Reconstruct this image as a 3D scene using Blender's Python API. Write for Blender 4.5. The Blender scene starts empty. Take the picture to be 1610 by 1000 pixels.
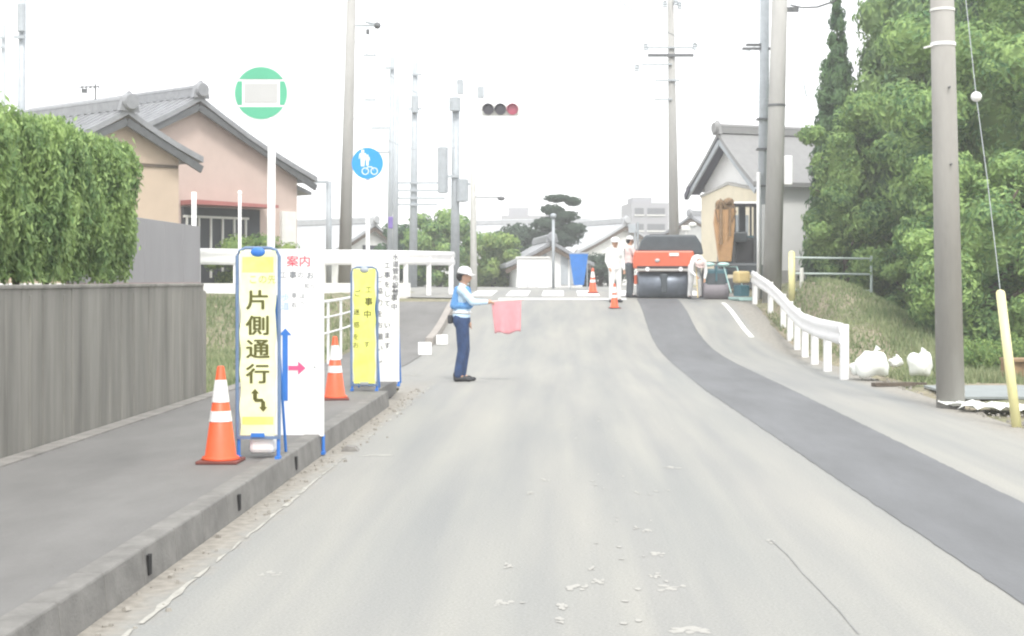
import bpy, math, random
import numpy as np
from mathutils import Vector, Matrix

# ------------------------------------------------------------------ camera, world, sun, exposure
scene = bpy.context.scene
C = scene.collection
FOC = 2300.0          # focal length in photo pixels (photo 1610 wide)
VX, VY = 883.0, 440.0 # where the road's direction meets the horizon
CAMZ = 1.5
cam = bpy.data.cameras.new('camera')
cam.sensor_width = 36.0
cam.lens = 36.0 * FOC / 1610.0
cam.shift_x = -(VX - 805.0) / 1610.0
cam.shift_y = -(500.0 - VY) / 1610.0
cam.clip_start = 0.1
cam.clip_end = 5000
camo = bpy.data.objects.new('camera', cam)
C.objects.link(camo)
camo.location = (0, 0, CAMZ)
camo.rotation_euler = (math.radians(90), 0, 0)
scene.camera = camo

SUN_EL, SUN_AZ = 52.0, 168.0      # azimuth clockwise from +Y
world = bpy.data.worlds.new('World')
scene.world = world
world.use_nodes = True
wn = world.node_tree.nodes; wl = world.node_tree.links
bg = wn['Background']
sky = wn.new('ShaderNodeTexSky')
sky.sky_type = 'NISHITA'; sky.sun_disc = False
sky.sun_elevation = math.radians(SUN_EL); sky.sun_rotation = math.radians(SUN_AZ)
sky.air_density = 1.0; sky.dust_density = 4.0; sky.ozone_density = 1.0
# a bright, almost unbroken cloud layer in front of the blue
tc = wn.new('ShaderNodeTexCoord')
nz = wn.new('ShaderNodeTexNoise'); nz.inputs['Scale'].default_value = 2.2; nz.inputs['Detail'].default_value = 6
wl.new(tc.outputs['Generated'], nz.inputs['Vector'])
cr = wn.new('ShaderNodeValToRGB')
cr.color_ramp.elements[0].position = 0.25; cr.color_ramp.elements[0].color = (14.0, 14.3, 14.8, 1)
cr.color_ramp.elements[1].position = 0.75; cr.color_ramp.elements[1].color = (19.0, 19.0, 18.8, 1)
wl.new(nz.outputs['Fac'], cr.inputs['Fac'])
mx = wn.new('ShaderNodeMixRGB'); mx.inputs['Fac'].default_value = 0.85
wl.new(sky.outputs['Color'], mx.inputs['Color1']); wl.new(cr.outputs['Color'], mx.inputs['Color2'])
wl.new(mx.outputs['Color'], bg.inputs['Color'])
bg.inputs['Strength'].default_value = 0.095

sun = bpy.data.lights.new('sun', 'SUN')
sun.energy = 2.0; sun.angle = math.radians(14); sun.color = (1.0, 0.97, 0.92)
suno = bpy.data.objects.new('sun', sun); C.objects.link(suno)
a = math.radians(SUN_AZ); e = math.radians(SUN_EL)
sd = Vector((math.sin(a) * math.cos(e), math.cos(a) * math.cos(e), math.sin(e)))
suno.rotation_euler = sd.to_track_quat('Z', 'Y').to_euler()
suno.location = (0, 0, 60)
vs = scene.view_settings
vs.view_transform = 'Standard'; vs.look = 'None'; vs.gamma = 1.0; vs.use_curve_mapping = False
vs.exposure = 0.56
scene.cycles.pixel_filter_type = 'BLACKMAN_HARRIS'
scene.cycles.filter_width = 2.2
scene.cycles.volume_bounces = 1
scene.cycles.max_bounces = 6
scene.cycles.transparent_max_bounces = 6

RND = random.Random(7)

# ------------------------------------------------------------------ helpers
def px(x, y, Y):
    return Vector(((x - VX) / FOC * Y, Y, CAMZ - (y - VY) / FOC * Y))

def tag(o, label=None, cat=None, group=None, kind=None):
    if label: o['label'] = label
    if cat: o['category'] = cat
    if group: o['group'] = group
    if kind: o['kind'] = kind
    return o

def thing(name, label, cat, loc=(0, 0, 0), rz=0.0, group=None):
    o = bpy.data.objects.new(name, None)
    o.empty_display_size = 0.2
    C.objects.link(o); o.location = loc; o.rotation_euler = (0, 0, rz)
    return tag(o, label, cat, group)

def copy_tree(o, parent=None):
    kids = list(o.children)
    c = o.copy(); C.objects.link(c); c.parent = parent
    for k in kids: copy_tree(k, c)
    return c

class MB:
    def __init__(s): s.v = []; s.f = []
    def add(s, vs_, fs_):
        n = len(s.v)
        s.v.extend([tuple(p) for p in vs_]); s.f.extend([tuple(i + n for i in f) for f in fs_])
        return s
    def box(s, c, d, rot=None, taper=None):
        hx, hy, hz = d[0] / 2, d[1] / 2, d[2] / 2
        vv = []
        for z in (-1, 1):
            t = 1.0 if (taper is None or z < 0) else taper
            for x, y in ((-1, -1), (1, -1), (1, 1), (-1, 1)):
                p = Vector((x * hx * t, y * hy * t, z * hz))
                if rot is not None: p = rot @ p
                vv.append(p + Vector(c))
        return s.add(vv, [(3, 2, 1, 0), (4, 5, 6, 7), (0, 1, 5, 4), (1, 2, 6, 5), (2, 3, 7, 6), (3, 0, 4, 7)])
    def tube(s, p0, p1, r0, r1=None, n=12, caps=True):
        r1 = r0 if r1 is None else r1
        p0 = Vector(p0); p1 = Vector(p1)
        d = (p1 - p0)
        if d.length < 1e-6: return s
        q = d.to_track_quat('Z', 'Y')
        vv = []
        for p, r in ((p0, r0), (p1, r1)):
            for i in range(n):
                a_ = 2 * math.pi * i / n
                vv.append(p + q @ Vector((math.cos(a_) * r, math.sin(a_) * r, 0)))
        ff = [(i, (i + 1) % n, n + (i + 1) % n, n + i) for i in range(n)]
        if caps: ff += [tuple(range(n - 1, -1, -1)), tuple(range(n, 2 * n))]
        return s.add(vv, ff)
    def path(s, pts, r, n=8):
        pts = [Vector(p) for p in pts]
        rs = r if isinstance(r, (list, tuple)) else [r] * len(pts)
        vv = []; m = len(pts)
        up = Vector((0.13, 0.21, 0.97)).normalized()
        for k, p in enumerate(pts):
            t = (pts[min(k + 1, m - 1)] - pts[max(k - 1, 0)]).normalized()
            ax = t.cross(up)
            if ax.length < 0.05: ax = t.cross(Vector((1, 0, 0)))
            ax.normalize(); ay = ax.cross(t).normalized()
            for i in range(n):
                a_ = 2 * math.pi * i / n
                vv.append(p + ax * math.cos(a_) * rs[k] + ay * math.sin(a_) * rs[k])
        ff = []
        for k in range(m - 1):
            for i in range(n):
                j = (i + 1) % n
                ff.append((k * n + i, k * n + j, (k + 1) * n + j, (k + 1) * n + i))
        ff += [tuple(range(n - 1, -1, -1)), tuple(range((m - 1) * n, m * n))]
        return s.add(vv, ff)
    def lathe(s, prof, c=(0, 0, 0), n=20, axis='Z'):
        vv = []; m = len(prof)
        for r, z in prof:
            for i in range(n):
                a_ = 2 * math.pi * i / n
                if axis == 'Z': p = (c[0] + r * math.cos(a_), c[1] + r * math.sin(a_), c[2] + z)
                elif axis == 'X': p = (c[0] + z, c[1] + r * math.cos(a_), c[2] + r * math.sin(a_))
                else: p = (c[0] + r * math.sin(a_), c[1] + z, c[2] + r * math.cos(a_))
                vv.append(p)
        ff = []
        for k in range(m - 1):
            for i in range(n):
                j = (i + 1) % n
                ff.append((k * n + i, k * n + j, (k + 1) * n + j, (k + 1) * n + i))
        ff += [tuple(range(n - 1, -1, -1)), tuple(range((m - 1) * n, m * n))]
        return s.add(vv, ff)
    def ellip(s, c, r, n=12, m=8):
        prof = []
        vv = []
        for k in range(m + 1):
            th = math.pi * k / m
            rr = max(math.sin(th), 0.02); z = math.cos(th)
            for i in range(n):
                a_ = 2 * math.pi * i / n
                vv.append((c[0] + r[0] * rr * math.cos(a_), c[1] + r[1] * rr * math.sin(a_), c[2] + r[2] * z))
        ff = []
        for k in range(m):
            for i in range(n):
                j = (i + 1) % n
                ff.append((k * n + j, k * n + i, (k + 1) * n + i, (k + 1) * n + j))
        ff += [tuple(range(n)), tuple(range((m + 1) * n - 1, m * n - 1, -1))]
        return s.add(vv, ff)
    def prism(s, poly, y0, y1):
        """polygon in x,z pushed from y0 to y1"""
        n = len(poly)
        vv = [(p[0], y0, p[1]) for p in poly] + [(p[0], y1, p[1]) for p in poly]
        ff = [tuple(range(n)), tuple(range(2 * n - 1, n - 1, -1))]
        ff += [((i + 1) % n, i, n + i, n + (i + 1) % n) for i in range(n)]
        return s.add(vv, ff)
    def mesh(s, name):
        me = bpy.data.meshes.new(name)
        me.from_pydata(s.v, [], s.f); me.update()
        return me
    def build(s, name, m, parent=None, smooth=False, bevel=0.0, loc=None):
        me = s.mesh(name)
        me.materials.append(m)
        if smooth:
            for p in me.polygons: p.use_smooth = len(p.vertices) <= 4
        o = bpy.data.objects.new(name, me); C.objects.link(o)
        if parent is not None: o.parent = parent
        if loc is not None: o.location = loc
        if bevel > 0:
            b = o.modifiers.new('bevel', 'BEVEL'); b.width = bevel; b.segments = 2; b.limit_method = 'ANGLE'
            b.angle_limit = math.radians(40)
        return o

def S(x): return x / 255.0
def lin(r, g, b):
    f = lambda c: (c / 12.92) if c <= 0.04045 else ((c + 0.055) / 1.055) ** 2.4
    return (f(S(r)), f(S(g)), f(S(b)))

def mat(name, col, rough=0.6, var=0.12, scale=3.0, bump=0.0, bscale=40.0, metal=0.0, stretch=(1, 1, 1), spec=0.5, col2=None, alpha=None):
    m = bpy.data.materials.new(name); m.use_nodes = True
    nt = m.node_tree; b = nt.nodes['Principled BSDF']
    b.inputs['Roughness'].default_value = rough; b.inputs['Metallic'].default_value = metal
    b.inputs['Specular IOR Level'].default_value = spec
    t = nt.nodes.new('ShaderNodeTexCoord'); mp = nt.nodes.new('ShaderNodeMapping')
    mp.inputs['Scale'].default_value = stretch
    nt.links.new(t.outputs['Object'], mp.inputs['Vector'])
    n = nt.nodes.new('ShaderNodeTexNoise'); n.inputs['Scale'].default_value = scale
    n.inputs['Detail'].default_value = 7; n.inputs['Roughness'].default_value = 0.65
    nt.links.new(mp.outputs['Vector'], n.inputs['Vector'])
    r = nt.nodes.new('ShaderNodeValToRGB')
    c1 = tuple(max(0, c * (1 - var)) for c in col); c2 = col2 if col2 else tuple(min(1, c * (1 + var)) for c in col)
    r.color_ramp.elements[0].position = 0.3; r.color_ramp.elements[0].color = (*c1, 1)
    r.color_ramp.elements[1].position = 0.7; r.color_ramp.elements[1].color = (*c2, 1)
    nt.links.new(n.outputs['Fac'], r.inputs['Fac']); nt.links.new(r.outputs['Color'], b.inputs['Base Color'])
    if bump > 0:
        n2 = nt.nodes.new('ShaderNodeTexNoise'); n2.inputs['Scale'].default_value = bscale; n2.inputs['Detail'].default_value = 4
        nt.links.new(mp.outputs['Vector'], n2.inputs['Vector'])
        bp = nt.nodes.new('ShaderNodeBump'); bp.inputs['Strength'].default_value = bump; bp.inputs['Distance'].default_value = 0.01
        nt.links.new(n2.outputs['Fac'], bp.inputs['Height']); nt.links.new(bp.outputs['Normal'], b.inputs['Normal'])
    return m

def leafmat(name, dark, light, scale=1.2, transl=0.3):
    m = bpy.data.materials.new(name); m.use_nodes = True
    nt = m.node_tree; b = nt.nodes['Principled BSDF']; out = nt.nodes['Material Output']
    b.inputs['Roughness'].default_value = 0.6; b.inputs['Specular IOR Level'].default_value = 0.25
    t = nt.nodes.new('ShaderNodeTexCoord')
    n = nt.nodes.new('ShaderNodeTexNoise'); n.inputs['Scale'].default_value = scale; n.inputs['Detail'].default_value = 4
    nt.links.new(t.outputs['Object'], n.inputs['Vector'])
    g = nt.nodes.new('ShaderNodeNewGeometry')
    ad = nt.nodes.new('ShaderNodeMath'); ad.operation = 'MULTIPLY_ADD'
    ad.inputs[1].default_value = 0.35; nt.links.new(g.outputs['Random Per Island'], ad.inputs[0])
    nt.links.new(n.outputs['Fac'], ad.inputs[2])
    r = nt.nodes.new('ShaderNodeValToRGB')
    r.color_ramp.elements[0].position = 0.42; r.color_ramp.elements[0].color = (*dark, 1)
    r.color_ramp.elements[1].position = 0.85; r.color_ramp.elements[1].color = (*light, 1)
    nt.links.new(ad.outputs[0], r.inputs['Fac']); nt.links.new(r.outputs['Color'], b.inputs['Base Color'])
    tr = nt.nodes.new('ShaderNodeBsdfTranslucent'); nt.links.new(r.outputs['Color'], tr.inputs['Color'])
    ms = nt.nodes.new('ShaderNodeMixShader'); ms.inputs[0].default_value = transl
    nt.links.new(b.outputs[0], ms.inputs[1]); nt.links.new(tr.outputs[0], ms.inputs[2])
    nt.links.new(ms.outputs[0], out.inputs['Surface'])
    return m

def text_obj(s, size, m, parent, loc, name='lettering', yoff=0.0, sx=1.0, bold=0.0):
    cu = bpy.data.curves.new('t', 'FONT'); cu.body = s; cu.size = size
    cu.align_x = 'CENTER'; cu.align_y = 'CENTER'; cu.offset = bold; cu.resolution_u = 3
    o = bpy.data.objects.new('t', cu); C.objects.link(o)
    dg = bpy.context.evaluated_depsgraph_get()
    me = bpy.data.meshes.new_from_object(o.evaluated_get(dg))
    bpy.data.objects.remove(o); bpy.data.curves.remove(cu)
    vv = [(loc[0] + v.co.x * sx, loc[1], loc[2] + v.co.y) for v in me.vertices]
    ff = [tuple(p.vertices) for p in me.polygons]
    bpy.data.meshes.remove(me)
    return vv, ff

# ------------------------------------------------------------------ materials
M = {}
def road_material():
    m = bpy.data.materials.new('worn_asphalt'); m.use_nodes = True
    nt = m.node_tree; b = nt.nodes['Principled BSDF']; L = nt.links.new
    b.inputs['Roughness'].default_value = 0.85; b.inputs['Specular IOR Level'].default_value = 0.3
    t = nt.nodes.new('ShaderNodeTexCoord'); sep = nt.nodes.new('ShaderNodeSeparateXYZ'); L(t.outputs['Object'], sep.inputs[0])
    mp = nt.nodes.new('ShaderNodeMapping'); mp.inputs['Scale'].default_value = (1.0, 0.12, 1.0); L(t.outputs['Object'], mp.inputs['Vector'])
    n1 = nt.nodes.new('ShaderNodeTexNoise'); n1.inputs['Scale'].default_value = 1.3; n1.inputs['Detail'].default_value = 5; L(mp.outputs[0], n1.inputs['Vector'])
    r1 = nt.nodes.new('ShaderNodeValToRGB')
    r1.color_ramp.elements[0].position = 0.32; r1.color_ramp.elements[0].color = (0.255, 0.262, 0.256, 1)
    r1.color_ramp.elements[1].position = 0.7; r1.color_ramp.elements[1].color = (0.315, 0.312, 0.292, 1)
    L(n1.outputs['Fac'], r1.inputs['Fac'])
    # fine aggregate
    n2 = nt.nodes.new('ShaderNodeTexNoise'); n2.inputs['Scale'].default_value = 70; n2.inputs['Detail'].default_value = 3; L(t.outputs['Object'], n2.inputs['Vector'])
    m2 = nt.nodes.new('ShaderNodeMixRGB'); m2.blend_type = 'MULTIPLY'; m2.inputs[0].default_value = 0.5
    r2 = nt.nodes.new('ShaderNodeValToRGB'); r2.color_ramp.elements[0].position = 0.3; r2.color_ramp.elements[0].color = (0.6, 0.6, 0.6, 1); r2.color_ramp.elements[1].position = 0.7
    L(n2.outputs['Fac'], r2.inputs['Fac']); 
    mq = nt.nodes.new('ShaderNodeMapping'); mq.inputs['Scale'].default_value = (1.0, 0.035, 1.0); L(t.outputs['Object'], mq.inputs['Vector'])
    nq = nt.nodes.new('ShaderNodeTexNoise'); nq.inputs['Scale'].default_value = 3.2; nq.inputs['Detail'].default_value = 6; L(mq.outputs[0], nq.inputs['Vector'])
    rq = nt.nodes.new('ShaderNodeValToRGB'); rq.color_ramp.elements[0].position = .35; rq.color_ramp.elements[0].color = (.92, .92, .93, 1); rq.color_ramp.elements[1].position = .68; rq.color_ramp.elements[1].color = (1.09, 1.075, 1.04, 1)
    L(nq.outputs['Fac'], rq.inputs['Fac'])
    mm_ = nt.nodes.new('ShaderNodeMixRGB'); mm_.blend_type = 'MULTIPLY'; mm_.inputs[0].default_value = 1
    L(r1.outputs['Color'], mm_.inputs[1]); L(rq.outputs['Color'], mm_.inputs[2]); L(mm_.outputs[0], m2.inputs[1]); L(r2.outputs['Color'], m2.inputs[2])
    # dusty verge near the kerb: irregular tan dirt
    n3 = nt.nodes.new('ShaderNodeTexNoise'); n3.inputs['Scale'].default_value = 3.5; n3.inputs['Detail'].default_value = 8; n3.inputs['Roughness'].default_value = 0.75; L(t.outputs['Object'], n3.inputs['Vector'])
    a1 = nt.nodes.new('ShaderNodeMath'); a1.operation = 'MULTIPLY_ADD'; a1.inputs[1].default_value = -0.55; L(n3.outputs['Fac'], a1.inputs[0]); L(sep.outputs[0], a1.inputs[2])
    mr = nt.nodes.new('ShaderNodeMapRange'); mr.inputs[1].default_value = -2.24; mr.inputs[2].default_value = -2.06; mr.inputs[3].default_value = 1; mr.inputs[4].default_value = 0
    L(a1.outputs[0], mr.inputs[0])
    rd = nt.nodes.new('ShaderNodeValToRGB'); rd.color_ramp.elements[0].color = (0.215, 0.20, 0.175, 1); rd.color_ramp.elements[1].color = (0.305, 0.285, 0.25, 1)
    rd.color_ramp.elements[0].position = 0.35; rd.color_ramp.elements[1].position = 0.65
    n4 = nt.nodes.new('ShaderNodeTexNoise'); n4.inputs['Scale'].default_value = 16; n4.inputs['Detail'].default_value = 8; L(t.outputs['Object'], n4.inputs['Vector'])
    L(n4.outputs['Fac'], rd.inputs['Fac'])
    ym = nt.nodes.new('ShaderNodeMapRange'); ym.inputs[1].default_value = 19; ym.inputs[2].default_value = 22; ym.inputs[3].default_value = 1; ym.inputs[4].default_value = .15; L(sep.outputs[1], ym.inputs[0])
    yz = nt.nodes.new('ShaderNodeMath'); yz.operation = 'MULTIPLY'; L(mr.outputs[0], yz.inputs[0]); L(ym.outputs[0], yz.inputs[1])
    m3 = nt.nodes.new('ShaderNodeMixRGB'); L(yz.outputs[0], m3.inputs[0]); L(m2.outputs[0], m3.inputs[1]); L(rd.outputs['Color'], m3.inputs[2])
    # right verge dust
    mr2 = nt.nodes.new('ShaderNodeMapRange'); mr2.inputs[1].default_value = 3.95; mr2.inputs[2].default_value = 4.25; mr2.inputs[3].default_value = 0; mr2.inputs[4].default_value = 0.8
    L(a1.outputs[0], mr2.inputs[0])
    m4 = nt.nodes.new('ShaderNodeMixRGB'); L(mr2.outputs[0], m4.inputs[0]); L(m3.outputs[0], m4.inputs[1]); L(rd.outputs['Color'], m4.inputs[2])
    L(m4.outputs[0], b.inputs['Base Color'])
    bp = nt.nodes.new('ShaderNodeBump'); bp.inputs['Strength'].default_value = 0.4; bp.inputs['Distance'].default_value = 0.006
    L(n2.outputs['Fac'], bp.inputs['Height']); L(bp.outputs[0], b.inputs['Normal'])
    return m
M['road'] = road_material()
M['strip'] = mat('fresh_asphalt', (0.12, 0.124, 0.13), 0.75, 0.2, 1.5, 0.4, 90, stretch=(1, 0.2, 1))
M['walk'] = mat('old_pavement', (0.152, 0.149, 0.144), 0.85, 0.22, 1.1, 0.4, 80, stretch=(1, 0.35, 1))
M['walkedge'] = mat('dusty_concrete', (0.22, 0.21, 0.195), 0.9, 0.3, 4, 0.4, 60)
M['kerb'] = mat('kerb_concrete', (0.175, 0.17, 0.16), 0.85, 0.25, 5, 0.4, 60)
M['dark'] = mat('dark_hole', (0.012, 0.012, 0.012), 0.9, 0.1)
def worn_paint():
    m = mat('worn_road_paint', (0.62, 0.6, 0.55), 0.7, 0.1, 12)
    return m
M['paint'] = mat('worn_road_paint', (0.335, 0.328, 0.305), 0.85, 0.08, 30)
M['paintw'] = mat('white_road_paint', (0.78, 0.78, 0.77), 0.6, 0.08, 6)
M['crack'] = mat('crack_filler', (0.235, 0.235, 0.23), 0.8, 0.2)
def ground_material():
    m = bpy.data.materials.new('verge_ground'); m.use_nodes = True
    nt = m.node_tree; b = nt.nodes['Principled BSDF']; L = nt.links.new
    b.inputs['Roughness'].default_value = 0.95; b.inputs['Specular IOR Level'].default_value = 0.1
    t = nt.nodes.new('ShaderNodeTexCoord')
    n = nt.nodes.new('ShaderNodeTexNoise'); n.inputs['Scale'].default_value = 0.45; n.inputs['Detail'].default_value = 9; n.inputs['Roughness'].default_value = 0.7
    L(t.outputs['Object'], n.inputs['Vector'])
    r = nt.nodes.new('ShaderNodeValToRGB'); cr_ = r.color_ramp
    cr_.elements[0].position = 0.36; cr_.elements[0].color = (0.13, 0.165, 0.075, 1)
    cr_.elements[1].position = 0.68; cr_.elements[1].color = (0.36, 0.30, 0.235, 1)
    e1 = cr_.elements.new(0.5); e1.color = (0.25, 0.235, 0.16, 1)
    L(n.outputs['Fac'], r.inputs['Fac'])
    n2 = nt.nodes.new('ShaderNodeTexNoise'); n2.inputs['Scale'].default_value = 14; n2.inputs['Detail'].default_value = 6
    L(t.outputs['Object'], n2.inputs['Vector'])
    r2 = nt.nodes.new('ShaderNodeValToRGB'); r2.color_ramp.elements[0].position = 0.3; r2.color_ramp.elements[0].color = (0.55, 0.55, 0.55, 1); r2.color_ramp.elements[1].position = 0.7; r2.color_ramp.elements[1].color = (1.2, 1.2, 1.2, 1)
    L(n2.outputs['Fac'], r2.inputs['Fac'])
    mm = nt.nodes.new('ShaderNodeMixRGB'); mm.blend_type = 'MULTIPLY'; mm.inputs[0].default_value = 1
    L(r.outputs['Color'], mm.inputs[1]); L(r2.outputs['Color'], mm.inputs[2]); L(mm.outputs[0], b.inputs['Base Color'])
    bp = nt.nodes.new('ShaderNodeBump'); bp.inputs['Strength'].default_value = 0.6; bp.inputs['Distance'].default_value = 0.05
    L(n2.outputs['Fac'], bp.inputs['Height']); L(bp.outputs[0], b.inputs['Normal'])
    return m
M['ground'] = ground_material()
M['wallc'] = mat('weathered_wall', (0.175, 0.17, 0.152), 0.9, 0.3, 3.2, 0.3, 30, stretch=(1, 1, 0.10), col2=(0.27, 0.262, 0.235))
M['white'] = mat('white_paint', (0.8, 0.8, 0.8), 0.45, 0.05, 4)
M['offwhite'] = mat('off_white_paint', (0.68, 0.68, 0.65), 0.5, 0.08, 4)
M['cream'] = mat('cream_wall', (0.72, 0.65, 0.50), 0.85, 0.06, 2, 0.2)
M['beige'] = mat('beige_wall', (0.50, 0.40, 0.31), 0.85, 0.06, 1.5, 0.2)
M['pink'] = mat('pink_wall', (0.50, 0.40, 0.355), 0.85, 0.06, 1.5, 0.2)
M['plaster'] = mat('white_plaster', (0.80, 0.80, 0.79), 0.85, 0.04, 1.5)
M['greybl'] = mat('grey_board', (0.27, 0.265, 0.275), 0.6, 0.06, 2, stretch=(1, 1, 0.3))
M['concrete'] = mat('pole_concrete', (0.305, 0.295, 0.275), 0.85, 0.12, 3, 0.25, 40, stretch=(1, 1, 0.25))
M['concrete_pale'] = mat('pale_concrete', (0.42, 0.41, 0.39), 0.85, 0.12, 3, 0.25, 40)
M['steel'] = mat('galvanised_steel', (0.37, 0.40, 0.425), 0.5, 0.1, 6, metal=0.1)
M['steeld'] = mat('dark_steel', (0.12, 0.125, 0.13), 0.5, 0.15, 6, metal=0.4)
M['blue'] = mat('blue_paint', (0.03, 0.17, 0.55), 0.4, 0.1, 5)
M['bluegrey'] = mat('blue_grey_frame', (0.13, 0.20, 0.33), 0.4, 0.15, 5)
M['yellow'] = mat('fluorescent_yellow', (0.80, 0.84, 0.12), 0.4, 0.05, 4, col2=(0.84, 0.86, 0.26))
M['paleyellow'] = mat('pale_yellow_film', (0.80, 0.83, 0.42), 0.4, 0.06, 5, col2=(0.86, 0.87, 0.62))
M['olive'] = mat('dark_lettering', (0.085, 0.085, 0.01), 0.6, 0.1)
M['ink'] = mat('black_lettering', (0.03, 0.03, 0.03), 0.6, 0.1)
M['faint'] = mat('faded_lettering', (0.2, 0.21, 0.23), 0.6, 0.1)
M['faintblue'] = mat('faded_blue_lettering', (0.35, 0.5, 0.75), 0.6, 0.1)
M['red'] = mat('red_lettering', (0.62, 0.10, 0.14), 0.5, 0.1)
M['pinkarrow'] = mat('magenta_arrow', (0.70, 0.10, 0.24), 0.5, 0.1)
M['conered'] = mat('cone_orange', (0.74, 0.10, 0.03), 0.45, 0.08, 6)
M['conebase'] = mat('cone_base_rubber', (0.16, 0.045, 0.035), 0.8, 0.2, 8)
M['green'] = mat('sign_green', (0.10, 0.40, 0.25), 0.4, 0.08)
M['signblue'] = mat('sign_blue', (0.015, 0.27, 0.70), 0.3, 0.05)
M['palecream'] = mat('sign_cream', (0.46, 0.46, 0.455), 0.4, 0.05)
M['tile'] = mat('grey_roof_tile', (0.235, 0.242, 0.255), 0.5, 0.18, 5, 0.2)
M['roofpale'] = mat('pale_roof', (0.36, 0.37, 0.38), 0.5, 0.1, 4)
M['roofmid'] = mat('mid_grey_roof', (0.235, 0.235, 0.235), 0.6, 0.08, 4)
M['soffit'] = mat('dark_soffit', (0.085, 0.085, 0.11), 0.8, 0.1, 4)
M['concrete_mid'] = mat('lighter_pole_concrete', (0.34, 0.335, 0.32), 0.85, 0.12, 3, 0.25, 40, stretch=(1, 1, 0.25))
M['glass'] = mat('dark_window', (0.06, 0.065, 0.075), 0.15, 0.15, 2)
M['brownwood'] = mat('dark_timber', (0.10, 0.075, 0.055), 0.8, 0.2, 5)
M['awning'] = mat('red_awning', (0.36, 0.13, 0.12), 0.6, 0.1)
M['bark'] = mat('bark', (0.10, 0.08, 0.06), 0.95, 0.3, 8, 0.6, 30)
M['navy'] = mat('navy_cloth', (0.022, 0.05, 0.13), 0.85, 0.35, 9, 1.0, 16)
M['shirt'] = mat('pale_blue_cloth', (0.50, 0.66, 0.80), 0.85, 0.10, 9, 0.9, 18)
M['vest'] = mat('blue_vest', (0.10, 0.27, 0.55), 0.8, 0.1)
M['wcloth'] = mat('white_cloth', (0.74, 0.74, 0.73), 0.85, 0.08, 9, 0.2, 50)
M['pcloth'] = mat('pale_pink_cloth', (0.66, 0.52, 0.50), 0.85, 0.08, 9)
M['skin'] = mat('skin', (0.48, 0.28, 0.19), 0.6, 0.08, 9)
M['hair'] = mat('black_hair', (0.015, 0.013, 0.012), 0.6, 0.2)
M['black'] = mat('black_rubber', (0.025, 0.026, 0.03), 0.6, 0.2)
M['machred'] = mat('orange_red_paint', (0.60, 0.12, 0.055), 0.35, 0.1, 4)
M['machdark'] = mat('charcoal_paint', (0.055, 0.068, 0.078), 0.5, 0.15, 4)
M['drum'] = mat('steel_drum', (0.13, 0.15, 0.18), 0.4, 0.2, 4, metal=0.4)
M['orange'] = mat('faded_orange_paint', (0.50, 0.29, 0.13), 0.5, 0.12, 4)
M['rust'] = mat('muddy_brown', (0.27, 0.18, 0.10), 0.8, 0.3, 9)
M['teal'] = mat('teal_paint', (0.03, 0.11, 0.14), 0.45, 0.15, 4)
M['palete'] = mat('pale_teal_plastic', (0.42, 0.62, 0.60), 0.45, 0.1, 4)
M['palegrey'] = mat('pale_grey_pipe', (0.52, 0.60, 0.58), 0.45, 0.08, 4)
M['tan'] = mat('tan_paint', (0.55, 0.43, 0.20), 0.6, 0.12, 5)
M['postyellow'] = mat('pale_yellow_plastic', (0.74, 0.70, 0.36), 0.45, 0.07, 4, stretch=(1, 1, .3))
M['bag'] = mat('white_plastic_bag', (0.78, 0.80, 0.76), 0.35, 0.05, 6, 0.3, 15)
M['lampdark'] = mat('dark_lens', (0.05, 0.045, 0.06), 0.3, 0.1)
M['lampred'] = mat('dull_red_lens', (0.40, 0.07, 0.12), 0.3, 0.1)
M['apart'] = mat('far_concrete', (0.25, 0.25, 0.27), 0.8, 0.05)
M['tarp'] = mat('blue_tarp', (0.02, 0.16, 0.50), 0.5, 0.15, 4)
M['pad'] = mat('bluish_slab', (0.24, 0.265, 0.265), 0.85, 0.1, 2, 0.2)
M['leafhedge'] = leafmat('hedge_leaves', (0.13, 0.225, 0.09), (0.34, 0.47, 0.17), 2.2)
M['leaffir'] = leafmat('conifer_leaves', (0.08, 0.155, 0.085), (0.27, 0.39, 0.14), 0.9)
M['leafcyp'] = leafmat('cypress_leaves', (0.05, 0.105, 0.065), (0.15, 0.25, 0.11), 0.8)
M['leafbroad'] = leafmat('broad_leaves', (0.075, 0.17, 0.075), (0.33, 0.47, 0.16), 1.0)
M['leafyel'] = leafmat('yellowish_leaves', (0.10, 0.19, 0.06), (0.32, 0.42, 0.13), 0.9)
M['leafdark'] = leafmat('dark_leaves', (0.03, 0.07, 0.05), (0.10, 0.18, 0.09), 0.7)
M['leafpine'] = leafmat('pine_needles', (0.04, 0.07, 0.05), (0.08, 0.12, 0.08), 0.7)
M['grassm'] = leafmat('grass_blades', (0.13, 0.19, 0.08), (0.31, 0.34, 0.19), 0.5)
def flagmat():
    m = bpy.data.materials.new('pink_flag_cloth'); m.use_nodes = True
    nt = m.node_tree; b = nt.nodes['Principled BSDF']; out = nt.nodes['Material Output']
    n = nt.nodes.new('ShaderNodeTexNoise'); n.inputs['Scale'].default_value = 6
    r = nt.nodes.new('ShaderNodeValToRGB'); r.color_ramp.elements[0].color = (0.84, 0.42, 0.46, 1); r.color_ramp.elements[1].color = (0.88, 0.54, 0.57, 1)
    nt.links.new(n.outputs['Fac'], r.inputs['Fac']); nt.links.new(r.outputs['Color'], b.inputs['Base Color'])
    b.inputs['Roughness'].default_value = 0.8
    tr = nt.nodes.new('ShaderNodeBsdfTranslucent'); nt.links.new(r.outputs['Color'], tr.inputs['Color'])
    ms = nt.nodes.new('ShaderNodeMixShader'); ms.inputs[0].default_value = 0.45
    nt.links.new(b.outputs[0], ms.inputs[1]); nt.links.new(tr.outputs[0], ms.inputs[2]); nt.links.new(ms.outputs[0], out.inputs['Surface'])
    return m
M['flag'] = flagmat()

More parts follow.
